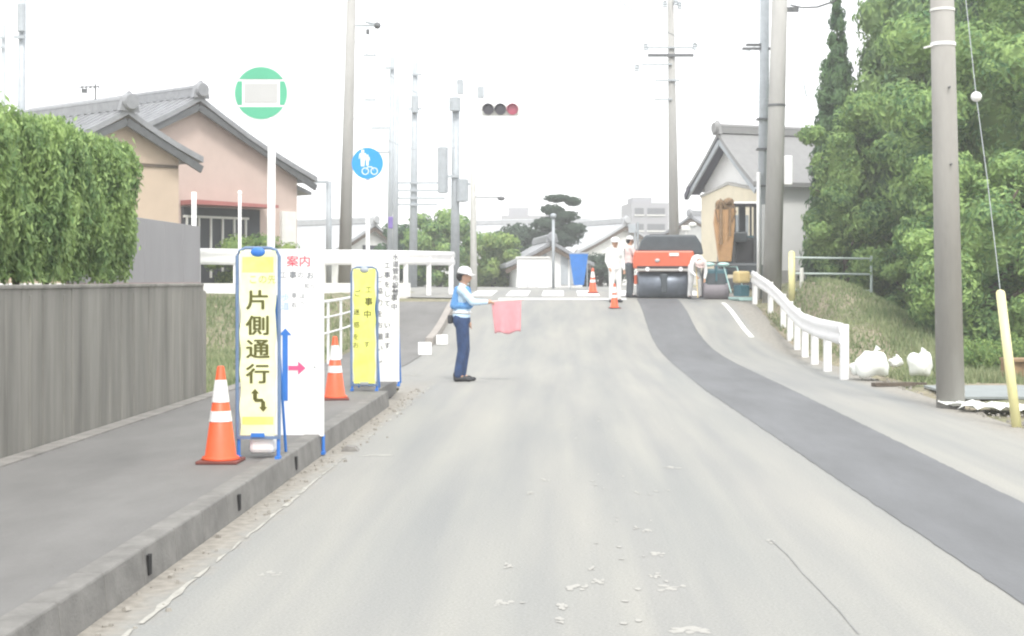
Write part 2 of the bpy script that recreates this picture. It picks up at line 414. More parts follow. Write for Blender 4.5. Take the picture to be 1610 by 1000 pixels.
# ------------------------------------------------------------------ terrain
GY = [-40, 26, 28, 30, 32, 33.6, 35, 36.2, 37.5, 39, 41, 44, 48, 1200]
GZ = [0, 0, 0.02, 0.07, 0.19, 0.35, 0.54, 0.71, 0.85, 0.96, 1.04, 1.13, 1.2, 1.2]
def g(Y): return float(np.interp(Y, GY, GZ))
def sm(x, a_, b_):
    t = min(1, max(0, (x - a_) / (b_ - a_))); return t * t * (3 - 2 * t)
def tz(X, Y):
    """terrain height"""
    if X < -4.3:
        k = sm(-X, 4.3, 5.5)
        return g(Y) * (1 - k) + k * (0.05 + 1.12 * sm(Y, 29, 35.6))
    if X <= 4.3: return g(Y)
    far = 1.2 * sm(Y, 38, 47)
    top_ = max(g(Y), 1.5 * sm(Y, 23.5, 34) * (1 - 0.15 * sm(Y, 36, 44)))
    rxx = float(np.interp(Y, [22, 25, 28, 31, 34, 36, 38, 40], [4.26, 4.42, 4.66, 4.92, 5.15, 5.13, 5.0, 5.0]))
    bank = g(Y) + sm(X, rxx + .12, rxx + .95) * (top_ - g(Y))
    fall = 1 - sm(X, 6.0, 9.2)
    return max(far, bank * fall - 0.25 * sm(X, 8, 12) * (1 - sm(Y, 30, 46)))

def sheet(name, m, xs, ys, zf, kind='structure', lift=0.0):
    mb = MB(); nx = len(xs)
    for y in ys:
        for x in xs: mb.v.append((x, y, zf(x, y) + lift))
    for j in range(len(ys) - 1):
        for i in range(nx - 1):
            mb.f.append((j * nx + i, j * nx + i + 1, (j + 1) * nx + i + 1, (j + 1) * nx + i))
    o = mb.build(name, m, smooth=True)
    if kind: o['kind'] = kind
    return o
gxs = [-500, -200, -80, -40, -25, -18, -14, -12] + [-11 + 0.5 * i for i in range(14)] + [-4.3, -4.0, -2.3, -1, 1, 3, 4.3, 4.7, 5.0, 5.3] + [5.6 + 0.4 * i for i in range(18)] + [13, 15, 20, 30, 60, 200, 500]
gys = [-40, 0, 10] + [14 + 0.5 * i for i in range(72)] + [52, 60, 80, 120, 200, 400, 650]
_nr = np.random.RandomState(3)
def gz_(x, y):
    z = tz(x, y)
    if -4.4 < x < 5.0 and y < 60: return min(z, g(y) if x < 4.7 else z) - 0.03
    return z - 0.01 + (0.03 * math.sin(x * 3.1 + y * 1.7) * math.sin(y * 2.3 - x) if 14 < y < 50 and abs(x) < 14 else 0)
sheet('ground', M['ground'], gxs, gys, gz_)

rys = [-20, 0, 5, 10, 15, 20] + [21 + 0.5 * i for i in range(60)] + [52, 60, 90, 150]
def edge(y):  # left limit of the carriageway
    return float(np.interp(y, [-20, 18, 20.9, 22, 24, 40, 42, 150], [-2.045, -2.045, -2.3, -2.6, -2.75, -2.65, -9, -9]))
mb = MB()
def redge(y): return float(np.interp(y, [-20, 17, 22, 38, 40, 150], [4.75, 4.65, 4.75, 5.0, 12, 12]))
N = 9
for y in rys:
    for i in range(N): 
        x = edge(y) + (redge(y) - edge(y)) * i / (N - 1)
        mb.v.append((x, y, g(y)))
for j in range(len(rys) - 1):
    for i in range(N - 1): mb.f.append((j * N + i, j * N + i + 1, (j + 1) * N + i + 1, (j + 1) * N + i))
mb.build('road', M['road'], smooth=True)['kind'] = 'structure'

def ribbon(name, m, xl, xr, y0, y1, step=0.5, lift=0.004, kind='structure', jag=0.0, seed=1):
    r_ = random.Random(seed); mb = MB(); n = max(1, int(math.ceil((y1 - y0) / step)))
    for k in range(n + 1):
        y = y0 + (y1 - y0) * k / n
        a_ = xl(y) if callable(xl) else xl; b_ = xr(y) if callable(xr) else xr
        mb.v.append((a_ + r_.uniform(-jag, jag), y, g(y) + lift)); mb.v.append((b_ + r_.uniform(-jag, jag), y, g(y) + lift))
    for k in range(n): mb.f.append((2 * k, 2 * k + 1, 2 * k + 3, 2 * k + 2))
    o = mb.build(name, m)
    if kind: o['kind'] = kind
    return o
ribbon('asphalt_patch_strip', M['strip'], lambda y: float(np.interp(y, [3, 7, 20, 28, 34, 40], [2.13, 2.13, 1.95, 1.99, 2.0, 2.02])),
       lambda y: float(np.interp(y, [3, 10, 20, 28, 34, 40], [3.1, 3.1, 3.14, 3.12, 3.1, 3.12])), 3, 39.6, step=.12, jag=0.007)
# markings
r_ = random.Random(5)
def blot(mb, x, y, w, l, n=7):
    vv = [(x + math.cos(2 * math.pi * i / n) * w / 2 * r_.uniform(.6, 1.1), y + math.sin(2 * math.pi * i / n) * l / 2 * r_.uniform(.6, 1.1), 0) for i in range(n)]
    blot.k = getattr(blot, 'k', 0) + 1
    vv = [(p[0], p[1], g(p[1]) + 0.0012 + 0.00001 * blot.k) for p in vv]
    mb.add(vv, [tuple(range(n))])
mb = MB()
y = 4.0
while y < 21:                                   # worn edge line
    if y < 12.0:
        l = r_.uniform(0.25, 1.0); gap = r_.uniform(0.0, 0.12)
    else:
        l = r_.uniform(0.05, 0.35); gap = r_.uniform(0.1, 0.9)
    n = max(2, int(l / 0.12)); w = r_.uniform(0.012, 0.035)
    b0 = len(mb.v)
    for k in range(n + 1):
        yy = y + l * k / n; ww = w * r_.uniform(.6, 1.2)
        mb.v.append((-1.835 - ww / 2 + r_.uniform(-.01, .01), yy, 0.0045)); mb.v.append((-1.835 + ww / 2 + r_.uniform(-.01, .01), yy, 0.0045))
    for k in range(n): mb.f.append((b0 + 2 * k, b0 + 2 * k + 1, b0 + 2 * k + 3, b0 + 2 * k + 2))
    y += l + gap
mb.build('worn_edge_line', mat('faded_edge_paint', (0.35, 0.342, 0.31), .85, .2, 14))['kind'] = 'structure'
mb = MB()
for (x_, y_, wpx) in ((427, 901, 34), (790, 948, 36), (1055, 925, 56), (1085, 990, 70), (1040, 872, 34), (1056, 735, 36), (1020, 835, 22),
                      (1030, 905, 20), (588, 716, 70), (1002, 775, 10), (630, 643, 20), (650, 590, 30), (910, 925, 40), (940, 915, 20),
                      (858, 755, 14), (835, 775, 12), (1213, 852, 14), (880, 975, 20), (885, 955, 18), (800, 890, 14), (1000, 830, 12), (930, 895, 10)):
    Y = 1.5 * FOC / (y_ - VY); w = wpx / FOC * Y
    for q_ in range(9):
        blot(mb, (x_ - VX) / FOC * Y + r_.uniform(-.4, .4) * w, Y + r_.uniform(-.06, .06), w * r_.uniform(.15, .5), 0.03 + 0.05 * r_.random(), 6)
for k in range(46):                              # flecks of old centre paint
    Y = r_.uniform(5.5, 17); blot(mb, r_.gauss(0.42, 0.22), Y, r_.uniform(.01, .045), r_.uniform(.02, .09), 5)
mb.build('worn_centre_paint', M['paint'])['kind'] = 'structure'
ribbon('edge_line_uphill', M['paintw'], 4.16, 4.27, 32.4, 38.2)
mb = MB(); pts = [(1213, 850), (1240, 875), (1262, 902), (1285, 925), (1320, 962), (1350, 998)]
q = [((x_ - VX) * 1.5 / (y_ - VY), 1.5 * FOC / (y_ - VY)) for x_, y_ in pts]
for k, (x_, y_) in enumerate(q):
    mb.v.append((x_ - .003, y_, .0045)); mb.v.append((x_ + .004, y_, .0045))
for k in range(len(q) - 1): mb.f.append((2 * k, 2 * k + 2, 2 * k + 3, 2 * k + 1))
mb.build('road_crack', M['crack'])['kind'] = 'structure'
ribbon('stop_line', M['paintw'], -1.7, 1.75, 39.2, 39.9, step=.35)
mb = MB()
for k in range(7):
    x0 = -2.6 + 1.02 * k
    for y0 in np.arange(41.2, 45.6, 0.44):
        y1 = y0 + .44
        mb.add([(x0, y0, g(y0) + .0045), (x0 + .62, y0, g(y0) + .0045), (x0 + .62, y1, g(y1) + .0045), (x0, y1, g(y1) + .0045)], [(0, 1, 2, 3)])
mb.build('crosswalk', M['paintw'])['kind'] = 'structure'

# footway and kerb
mb = MB(); mb.box((-3.16, 8.2, 0.08), (1.92, 22.6, 0.19)); mb.build('sidewalk', M['walk'])['kind'] = 'structure'
mb = MB(); mb.box((-4.005 + -.03, 7.9, 0.085), (0.17, 23, 0.205))
mb.build('sidewalk_edge', M['walkedge'])['kind'] = 'structure'
mb = MB()
kl = [(y_, edge(y_)) for y_ in [-3 + 0.6 * i for i in range(35)] + [18.4, 19, 19.5, 20, 20.6]]
L_ = []
for k in range(34): L_.append((-3 + 0.6 * k, -3 + 0.6 * k + 0.597))
for (a_, b_) in L_:
    xa, xb = -2.045, -2.045
    z = 0.18
    if a_ > 16.8:
        xa, xb = edge(a_), edge(b_)
    mb.add([(xa - .16, a_, 0), (xa, a_, -.02), (xb, b_, -.02), (xb - .16, b_, 0), (xa - .16, a_, z), (xa - .02, a_, z), (xb - .02, b_, z), (xb - .16, b_, z)],
           [(3, 2, 1, 0), (4, 5, 6, 7), (0, 1, 5, 4), (1, 2, 6, 5), (2, 3, 7, 6), (3, 0, 4, 7)])
mb.build('kerb', M['kerb'], bevel=0.012)['kind'] = 'structure'
mb = MB()
for y_ in (5.2, 7.27, 9.3, 11.3): mb.box((-2.05, y_, 0.085), (0.016, 0.045, 0.10))
mb.build('kerb_drain_slots', M['dark'])['kind'] = 'structure'
# side pavement climbing the ramp on the left
mb = MB(); n = 0
ys = [20.2] + [21 + .5 * i for i in range(36)]
for y_ in ys:
    mb.v += [(-4.25, y_, g(y_) + .004), (edge(y_) - .01, y_, g(y_) + .004)]
for k in range(len(ys) - 1): mb.f.append((2 * k, 2 * k + 1, 2 * k + 3, 2 * k + 2))
mb.build('ramp_pavement', M['walk'])['kind'] = 'structure'
mb = MB()
ys = [31 + .5 * i for i in range(15)]
for y_ in ys:
    x_ = edge(y_)
    z = g(y_)
    mb.v += [(x_ - .18, y_, z), (x_ - .18, y_, z + .14), (x_ - .02, y_, z + .14), (x_, y_, z)]
for k in range(len(ys) - 1):
    for i in range(3): mb.f.append((4 * k + i, 4 * k + i + 1, 4 * k + 5 + i, 4 * k + 4 + i))
mb.f += [(3, 2, 1, 0)]
mb.build('ramp_kerb', mat('pinkish_kerb', (0.30, 0.275, 0.25), 0.85, .1), None)['kind'] = 'structure'
mb = MB(); mb.box((0, 0, 0), (1.5, 2.0, 0.03)); 
pd = mb.build('concrete_slab', M['pad'], loc=(5.75, 19.2, 0.03)); tag(pd, kind='structure')

# ------------------------------------------------------------------ foliage helpers
def leaf_mesh(blobs, n, size, seed, long=1.0, up=0.0, shell=(0.82, 1.06), core=0.72, droop=0.0, clump=None):
    rs = np.random.RandomState(seed)
    B = np.array([[*b[0], *b[1]] for b in blobs], float)
    area = (B[:, 3] * B[:, 4] + B[:, 4] * B[:, 5] + B[:, 3] * B[:, 5]); pr = area / area.sum()
    idx = rs.choice(len(B), n, p=pr)
    d = rs.normal(size=(n, 3)); d /= np.linalg.norm(d, axis=1)[:, None]
    # lumpy shell
    rad = rs.uniform(shell[0], shell[1], n)
    lump = 1 + 0.15 * np.sin(d[:, 0] * 9 + idx) * np.sin(d[:, 2] * 8 + idx * 2.1) 
    P = B[idx, :3] + d * B[idx, 3:] * (rad * lump)[:, None]
    nrm = d + rs.normal(scale=0.30, size=(n, 3)); nrm /= np.linalg.norm(nrm, axis=1)[:, None]
    ref = rs.normal(size=(n, 3)); ref[:, 2] += up
    u = ref - (ref * nrm).sum(1)[:, None] * nrm; u /= np.linalg.norm(u, axis=1)[:, None]
    w = np.cross(nrm, u)
    s = size * rs.uniform(0.6, 1.3, n)
    ul = u * (s * long)[:, None]; wl_ = w * (s * 0.55)[:, None]
    V = np.empty((n, 4, 3)); V[:, 0] = P - ul * .5; V[:, 1] = P + wl_ * .5 + nrm * s[:, None] * .12; V[:, 2] = P + ul * .5; V[:, 3] = P - wl_ * .5 + nrm * s[:, None] * .12
    V = V.reshape(-1, 3)
    F = np.arange(n * 4).reshape(n, 4)
    cv = []; cf = []
    if core > 0:
        for b in blobs:
            mbb = MB().ellip((0, 0, 0), (1, 1, 1), 14, 9)
            k0 = len(cv)
            for p in mbb.v:
                j = core * (1 + 0.16 * math.sin(p[0] * 7 + b[0][0] * 3) * math.cos(p[2] * 6 + b[0][2]) + rs.uniform(-.06, .06))
                cv.append((b[0][0] + p[0] * b[1][0] * j, b[0][1] + p[1] * b[1][1] * j, b[0][2] + p[2] * b[1][2] * j))
            cf += [tuple(i + k0 for i in f) for f in mbb.f]
    return V, F, cv, cf

def leaves(name, m, parent, *args, **kw):
    V, F, cv, cf = leaf_mesh(*args, **kw)
    n0 = len(V)
    me = bpy.data.meshes.new(name)
    me.from_pydata(V.tolist() + list(cv), [], F.tolist() + [tuple(i + n0 for i in f) for f in cf])
    me.materials.append(m); me.update()
    o = bpy.data.objects.new(name, me); C.objects.link(o)
    if parent: o.parent = parent
    return o

def limbs(mb, base, top, r0, n, seed, spread):
    rr = random.Random(seed)
    b = Vector(base); t = Vector(top)
    pts = [b + (t - b) * k / 6 + Vector((rr.uniform(-.08, .08), rr.uniform(-.08, .08), 0)) * (k > 0) for k in range(7)]
    mb.path(pts, [r0 * (1 - .12 * k) for k in range(7)], 8)
    for k in range(n):
        f = rr.uniform(.3, .95); i = int(f * 6); s = pts[i]
        a_ = rr.uniform(0, 6.28); e_ = s + Vector((math.cos(a_) * spread * rr.uniform(.5, 1), math.sin(a_) * spread * rr.uniform(.5, 1), rr.uniform(.2, 1.0) * spread * .6))
        md = (s + e_) / 2 + Vector((0, 0, -.06))
        mb.path([s, md, e_], [r0 * .4, r0 * .28, r0 * .12], 6)
    return mb

def broad_tree(name, label, cat, X, Y, H, R, m, seed, n, size, zb=None, low=0.18, nb=26, group=None, core=.7, long=1.2):
    zb = tz(X, Y) - .05 if zb is None else zb
    t = thing(name, label, cat, (X, Y, zb), group=group)
    rr = random.Random(seed)
    limbs(MB(), (0, 0, 0), (0, 0, H * .72), max(.07, R * .09), 9, seed, R * .7).build('trunk', M['bark'], t, smooth=True)
    bl = []
    for k in range(nb):
        a_ = rr.uniform(0, 6.283); f = rr.random()
        z = H * (low + (0.92 - low) * (k + .5) / nb)
        prof = math.sin(math.pi * min(1, max(0.10, ((z / H) - low * .6) / (1.02 - low * .6)))) ** 0.6
        rad = R * prof * (0.40 + .5 * f ** .5)
        br = R * rr.uniform(.16, .34)
        bl.append(((math.cos(a_) * rad, math.sin(a_) * rad, z), (br * 1.1, br * 1.1, br * .78)))
    bl.append(((0, 0, H * .55), (R * .5, R * .5, H * .3)))
    leaves('crown', m, t, bl, n, size, seed, long=long, core=core)
    return t

def conifer(name, label, cat, X, Y, H, R, m, seed, n, size, zb=None, low=.06, lean=0, core=.72, group=None):
    zb = tz(X, Y) - .05 if zb is None else zb
    t = thing(name, label, cat, (X, Y, zb), group=group)
    rr = random.Random(seed)
    MB().path([(0, 0, 0), (lean * .3, 0, H * .5), (lean, 0, H * .97)], [max(.06, R * .11), max(.04, R * .07), .02], 8).build('trunk', M['bark'], t, smooth=True)
    bl = []
    nl = int(H / (0.55 * max(.5, R * .35)))
    for k in range(nl):
        f = (k + .5) / nl; z = H * (low + (.97 - low) * f)
        rad = R * (1 - f) ** (.75 if R > 1.4 else .5) * (.85 + .25 * math.sin(k * 2.3))
        c = 5 if rad > .5 else 2
        for j in range(c):
            a_ = 6.283 * j / c + k * 1.3 + rr.uniform(-.3, .3)
            br = max(.12, rad * rr.uniform(.34, .5))
            bl.append(((lean * f + math.cos(a_) * rad * .55, math.sin(a_) * rad * .55, z + rr.uniform(-.1, .1)), (br, br, br * 1.05 + .1)))
    leaves('crown', m, t, bl, n, size, seed, long=1.7, up=2.0, core=core)
    return t

# ------------------------------------------------------------------ left side: wall, hedge, panels
t = thing('boundary_wall', 'low grey weathered wall of upright panels beside the footway', 'wall', (-4.13, 3.0, 0))
mb = MB()
ye = 13.9
k = 0; y = -1.0
while y < ye - .01:
    w = min(1.15, ye - y)
    mb.box((-.07 + (.004 if k % 2 else 0), y + w / 2, .72), (.13, w - .012, 1.44)); y += w; k += 1
for yy in np.arange(-.5, ye, .42):
    mb.box((-.004, yy + RND.uniform(-.12, .12), .70), (.014, .02 + RND.uniform(0, .05), 1.36))
mb.build('panel', M['wallc'], t, bevel=.01)
mb = MB(); mb.box((-.07, ye + .03, .69), (.17, .07, 1.38)); mb.build('end_post', M['wallc'], t, bevel=.03)
mb = MB(); mb.box((-.07, (ye - 1) / 2, 1.445), (.165, ye + 1 - .1, .035)); mb.build('coping', M['wallc'], t, bevel=.01)

t = thing('garden_hedge', 'tall clipped green hedge rising behind the grey wall', 'hedge', (-5.25, 12.0, 0))
rs = np.random.RandomState(11)
n = 70000
Pts = []; Nn = []
x0, x1, y0, y1, z0, z1 = -.95, .84, -2.6, 3.35, 1.60, 2.88
def rbox(p):
    return p
def hedge_xz(z, yv):
    # face bulges; tucks in toward the bottom and the far end
    f = (z - z0) / (z1 - z0)
    return .13 * math.exp(-((f) / .16) ** 2) + .12 * math.exp(-((1 - f) / .10) ** 2)
mbh = []
faces_p = []
for i in range(n):
    u = rs.rand()
    lump = 0.05 * math.sin(rs.rand())
    if u < .62:   # road face
        yy = rs.uniform(y0, y1); zz = rs.uniform(z0 - .08, z1)
        inset = hedge_xz(zz, yy); ff = max(0, (yy - (y1 - .3)) / .3) ** 2 * .16
        b = .06 * math.sin(yy * 5.1 + zz * 2) * math.sin(zz * 3.3 + yy * 1.3) + .035 * math.sin(yy * 17 + math.sin(zz * 7)) 
        Pts.append((x1 - inset - ff + b, yy, zz)); Nn.append((1, 0, .25))
    elif u < .82:  # top
        xx = rs.uniform(x0, x1 - .1); yy = rs.uniform(y0, y1)
        b = .06 * math.sin(xx * 4 + yy * 3.7) + .03 * math.sin(yy * 13)
        ff = max(0, (xx - (x1 - .3)) / .3) ** 2 * .08 + max(0, (yy - (y1 - .9)) / .9) ** 2 * .22
        Pts.append((xx, yy, z1 + .02 + b - ff)); Nn.append((0.1, 0, 1))
    elif u < .93:  # far end
        xx = rs.uniform(x0, x1 - .05); zz = rs.uniform(z0, z1)
        Pts.append((xx, y1 - .12 * abs(xx) - hedge_xz(zz, 0), zz)); Nn.append((0.2, 1, .2))
    else:          # near end + underside
        xx = rs.uniform(x0, x1 - .15); yy = rs.uniform(y0, y1 - .2)
        Pts.append((xx, yy, z0 - .02 + .06 * math.sin(yy * 6) + (.0))); Nn.append((0, 0, -1))
P = np.array(Pts); Nn = np.array(Nn, float)
P += rs.normal(scale=.03, size=P.shape)
nrm = Nn + rs.normal(scale=.6, size=P.shape); nrm /= np.linalg.norm(nrm, axis=1)[:, None]
ref = rs.normal(scale=.45, size=P.shape); ref[:, 2] += 1.0
u_ = ref - (ref * nrm).sum(1)[:, None] * nrm; u_ /= np.linalg.norm(u_, axis=1)[:, None]
w_ = np.cross(nrm, u_); s_ = rs.uniform(.025, .06, n)
V = np.empty((n, 4, 3)); V[:, 0] = P - u_ * s_[:, None] * .8; V[:, 1] = P + w_ * s_[:, None] * .28; V[:, 2] = P + u_ * s_[:, None] * .8; V[:, 3] = P - w_ * s_[:, None] * .28
core = MB()
ny = 26
for j in range(ny + 1):
    yy = y0 + (y1 - .12 - y0) * j / ny
    ring = []
    e_ = .3 * max(0, (yy - (y1 - .5)) / .5) ** 2
    for (xx, zz) in ((x0 + .05, z0 + .05), (x1 - .28, z0 + .05), (x1 - .12, z0 + .3), (x1 - .08, (z0 + z1) / 2), (x1 - .14, z1 - .25), (x1 - .35, z1 - .08), (x0 + .05, z1 - .06)):
        bb = .05 * math.sin(yy * 5.1 + zz * 2) * (1 if xx > 0 else 0)
        core.v.append((xx + bb - (e_ if xx > 0 else 0), yy, zz))
for j in range(ny):
    for i in range(7):
        a0 = j * 7 + i; a1 = j * 7 + (i + 1) % 7
        core.f.append((a0, a1, a1 + 7, a0 + 7))
core.f += [tuple(range(6, -1, -1)), tuple(range(ny * 7, ny * 7 + 7))]
me = bpy.data.meshes.new('foliage')
me.from_pydata(V.reshape(-1, 3).tolist() + core.v, [], (np.arange(n * 4).reshape(n, 4)).tolist() + [tuple(i + 4 * n for i in f) for f in core.f])
me.materials.append(M['leafhedge']); me.update()
o = bpy.data.objects.new('foliage', me); C.objects.link(o); o.parent = t
for i in range(7):
    yy = -2.3 + i * .78
    MB().path([(.2, yy, 0), (.22, yy + .05, .9), (.1, yy + .12, 1.75)], [.05, .045, .03], 7).build('trunk', M['bark'], t, smooth=True)

t = thing('panel_fence', 'plain grey sheet panel fence on short posts beyond the hedge', 'fence', (-5.3, 17.6, 0))
mb = MB()
for k in range(6): mb.box((0, -1.9 + k * .95 + .475, 1.87), (.03, .942, .82))
mb.build('panel', M['greybl'], t, bevel=.004)
MB().box((0.0, .95, 1.452), (.05, 5.7, .03)).build('bottom_rail', mat('reddish_rail', (.3, .22, .22), .6), t)
for k in range(13):
    MB().box((-.03, -1.88 + k * .47, .71), (.045, .045, 1.45)).build('post', M['steeld'], t)

# pale low building wall seen beneath the panels
mb = MB(); mb.box((0, 0, .72), (3.2, .2, 1.44))
tag(mb.build('garden_wall', M['plaster'], None, loc=(-8.0, 24.2, 0)), 'pale low garden wall glimpsed under the grey sheet panels', 'wall')

# ------------------------------------------------------------------ houses
def house(name, label, apex, rz, wl_, wr, pitch, L, zg, wm, rm, ov=.45, ovf=.35, th=.14, tiles=True, barge=None):
    t = thing(name, label, 'house', (apex[0], apex[1], zg), rz)
    h = apex[2] - zg
    zl = h - pitch * wl_; zr = h - pitch * wr
    # wall: pentagon prism
    t0 = .12
    poly = [(-wl_ + ov, 0), (wr - ov, 0), (wr - ov, h - pitch * (wr - ov) - t0), (0, h - t0), (-wl_ + ov, h - pitch * (wl_ - ov) - t0)]
    MB().prism(poly, ovf, L).build('wall', wm, t)
    mb = MB()
    for sgn, w, ze in ((-1, wl_, zl), (1, wr, zr)):
        x1_ = sgn * w
        # slab with slight sag toward the eave
        n_ = 5; top = []
        for k in range(n_ + 1):
            f = k / n_; top.append((x1_ * f, h - pitch * w * f - .07 * math.sin(math.pi * f) * w * .4))
        pl = top + [(p[0], p[1] - th) for p in reversed(top)]
        if sgn < 0: pl = pl[::-1]
        mb.prism(pl, 0, L + .3)
        if tiles:
            nk = int(L / .3)
            for k in range(nk):
                yy = .15 + k * .3
                mb.path([(top[i][0], yy, top[i][1] + .012) for i in range(n_ + 1)], .035, 5)
    rf = mb.build('roof', rm, t)
    mb = MB(); mb.box((0, L / 2 + .1, h + .07), (.22, L + .3, .2)); mb.tube((0, -.05, h + .2), (0, L + .2, h + .2), .09, n=10)
    mb.build('ridge', rm, rf)
    mb = MB(); mb.lathe([(.02, -.12), (.17, -.12), (.2, -.06), (.2, .04), (.15, .08), (.02, .08)], (0, -.03, h + .14), 16, 'Y')
    mb.prism([(-.26, -.12), (.26, -.12), (.17, .2), (0, .34), (-.17, .2)], -.06, .05)
    for i in range(len(mb.v) - 10, len(mb.v)):
        v = mb.v[i]; mb.v[i] = (v[0], v[1], v[2] + h + .05)
    mb.build('ridge_end_tile', rm, rf)
    # bargeboards
    mb = MB()
    for sgn, w, ze in ((-1, wl_, zl), (1, wr, zr)):
        a_ = math.atan2(pitch * w, w) * sgn
        ln = math.hypot(w, pitch * w)
        mb.box((sgn * w / 2, .03 + .04, h - pitch * w / 2 - .3), (ln, .06, .17), Matrix.Rotation(a_, 3, 'Y'))
    mb.build('bargeboard', barge or (M['brownwood'] if not tiles else M['steeld']), rf)
    return t, h

# pink house
tB, h = house('tiled_house', 'pink walled house with grey tiled gable roof and red awning', px(315, 150, 38), math.radians(50.3), 2.4, 3.97, .48, 8, 1.1, M['pink'], M['tile'])
MB().box((.9, .31, 1.15), (2.5, .1, 2.3)).build('garage_shade', M['glass'], tB)  # dark slab paints the shade inside the open garage
mb = MB(); [mb.box((-.25 + k * .38, .24, 1.25), (.05, .05, 1.6)) for k in range(6)]; mb.box((.7, .24, 2.05), (2.1, .05, .06)); mb.build('shutter_frame', M['offwhite'], tB)
MB().prism([(-.4, 2.34), (2.3, 2.34), (2.3, 2.42), (-.4, 2.46)], -.35, .3).build('awning', M['awning'], tB)
mb = MB(); mb.box((3.15, .3, 1.2), (.5, .12, 2.2)); mb.build('side_door', M['offwhite'], tB)
mb = MB(); mb.prism([(3.45, 2.95), (4.1, 2.8), (4.1, 2.88), (3.45, 3.1)], .4, 3.5); mb.build('lower_eave', M['tile'], tB)
mb = MB(); mb.tube((-2, .3, 3.55), (-1.2, .25, 3.62), .02); mb.box((-1.15, .28, 3.66), (.25, .1, .22)); mb.build('wall_lamp', M['steel'], tB)
# beige wing
tA, h = house('gabled_annex', 'beige walled small gable in front of the pink house', px(202, 170, 33), math.radians(50.3), 2.1, 2.05, .47, 9, 1.0, M['beige'], M['tile'])
MB().box((0, .335, 3.15), (3.1, .05, .07)).build('gable_trim', M['brownwood'], tA)
mb = MB(); [mb.box((.9 - 2.0, .3, 1.6 + k * .2), (.9, .1, .06)) for k in range(4)]; mb.build('vent_louvre', M['tan'], tA)
# right house
tE, h = house('roadside_house', 'white plastered house with pale grey roof behind the leaning poles', px(1128, 208, 48), math.radians(-68.8), 2.35, 2.45, .72, 9.5, 1.15, M['plaster'], M['roofmid'], tiles=False, ovf=.55, ov=.36, barge=M['steel'])
tE['label'] = 'white plastered house with steep grey roof behind the twin poles'
mb = MB(); mb.prism([(-1.97, 0), (1.97, 0), (1.97, 3.18), (0, 3.5), (-1.97, 3.18)], .40, .57); mb.build('cream_cladding', M['cream'], tE)
mb = MB(); mb.prism([(-2.0, 3.16), (0, 3.48), (2.0, 3.16), (2.0, 3.24), (0, 3.57), (-2.0, 3.24)], .36, .56); mb.build('cladding_trim', M['concrete_pale'], tE)
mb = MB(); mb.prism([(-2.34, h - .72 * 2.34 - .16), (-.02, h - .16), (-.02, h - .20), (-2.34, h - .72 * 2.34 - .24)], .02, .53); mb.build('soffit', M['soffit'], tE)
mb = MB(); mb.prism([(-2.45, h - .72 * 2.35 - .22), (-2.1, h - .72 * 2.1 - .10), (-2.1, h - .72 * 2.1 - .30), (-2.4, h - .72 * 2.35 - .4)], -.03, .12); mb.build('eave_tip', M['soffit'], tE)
mb = MB(); mb.box((1.8, -.1, 1.3), (.1, .5, 2.2)); mb.build('side_panel', M['steel'], tE)
for yy in (3.0, 5.4, 7.6):
    w = MB().box((2.02, yy, 2.0), (.06, 1.9, .42)).build('window', M['glass'], tE)
    MB().box((2.04, yy, 2.0), (.05, .06, .42)).box((2.04, yy, 1.76), (.1, 2.0, .06)).build('frame', M['offwhite'], w)
mb = MB(); mb.box((2.1, 5, .4), (.08, 8, .5)); mb.build('plinth', M['concrete_pale'], tE)

# small houses over the crest
tC, h = house('low_tiled_house', 'low house with grey roof and white doors past the crossing', px(868, 378, 60), 0.12, 1.9, 1.75, .52, 7, 1.2, M['plaster'], M['tile'], tiles=False)
for xx in (-.8, -.35, .55, .95): MB().box((xx, .33, .75), (.3, .06, 1.3)).build('door', M['steel'], tC)
tD, h = house('far_gabled_house', 'far pale gabled house left of the apartment block', px(985, 350, 80), 0.5, 3.4, 3.2, .5, 9, 1.2, M['offwhite'], M['roofpale'], tiles=False)
MB().box((.2, .33, 1.5), (1.4, .06, 1.0)).build('window', M['glass'], tD)
tF, h = house('white_roofed_house', 'far house with long white roof behind the pruned pine', px(925, 350, 95), 1.2, 3.4, 3.2, .45, 9, 1.2, M['offwhite'], M['roofpale'], tiles=False)
tG, h = house('grey_roofed_house', 'far low house with grey roof right of the apartment block', px(1085, 338, 85), -.9, 2.6, 2.6, .4, 6, 1.2, M['offwhite'], M['tile'], tiles=False)
MB().box((2.1, 3, 1.2), (.1, 1.6, 1.0)).build('window', M['glass'], tG)
tH, h = house('pale_left_house', 'faint pale house behind the tall left utility pole', px(590, 350, 70), .9, 2.6, 2.6, .5, 6, 1.2, M['offwhite'], M['roofpale'], tiles=False)
MB().box((.2, .33, 1.5), (1.4, .06, .9)).build('window', M['glass'], tH)

# apartment block
c = px(1022, 440, 180)
t = thing('apartment_block', 'distant grey apartment block with four rows of dark windows', 'building', (c.x, 180, 1.2), .12)
MB().box((0, 4, 4.9), (4.6, 8, 9.8)).box((-.6, 4, 10.1), (2.4, 4, .9)).build('wall', M['apart'], t)
for r in range(4):
    for k, (xx, ww) in enumerate(((-1.35, 1.1), (.75, 2.2))):
        w = MB().box((xx, -.03, 2.9 + 1.95 * r), (ww, .1, .75)).build('window', M['glass'], t)
        MB().box((xx, -.12, 2.4 + 1.95 * r), (ww + .1, .2, .12)).build('sill', M['offwhite'], w)
# distant building behind the trees
c = px(835, 440, 220)
t = thing('distant_building', 'very faint white building far behind the tree row', 'building', (c.x, 220, 1.2))
MB().box((0, 4, 5), (9, 8, 10)).box((-2, 4, 10.6), (3, 3, 1.4)).build('wall', M['apart'], t)
for r in range(3): MB().box((0, -.03, 3 + 2.6 * r), (7, .1, .9)).build('window', M['glass'], t)
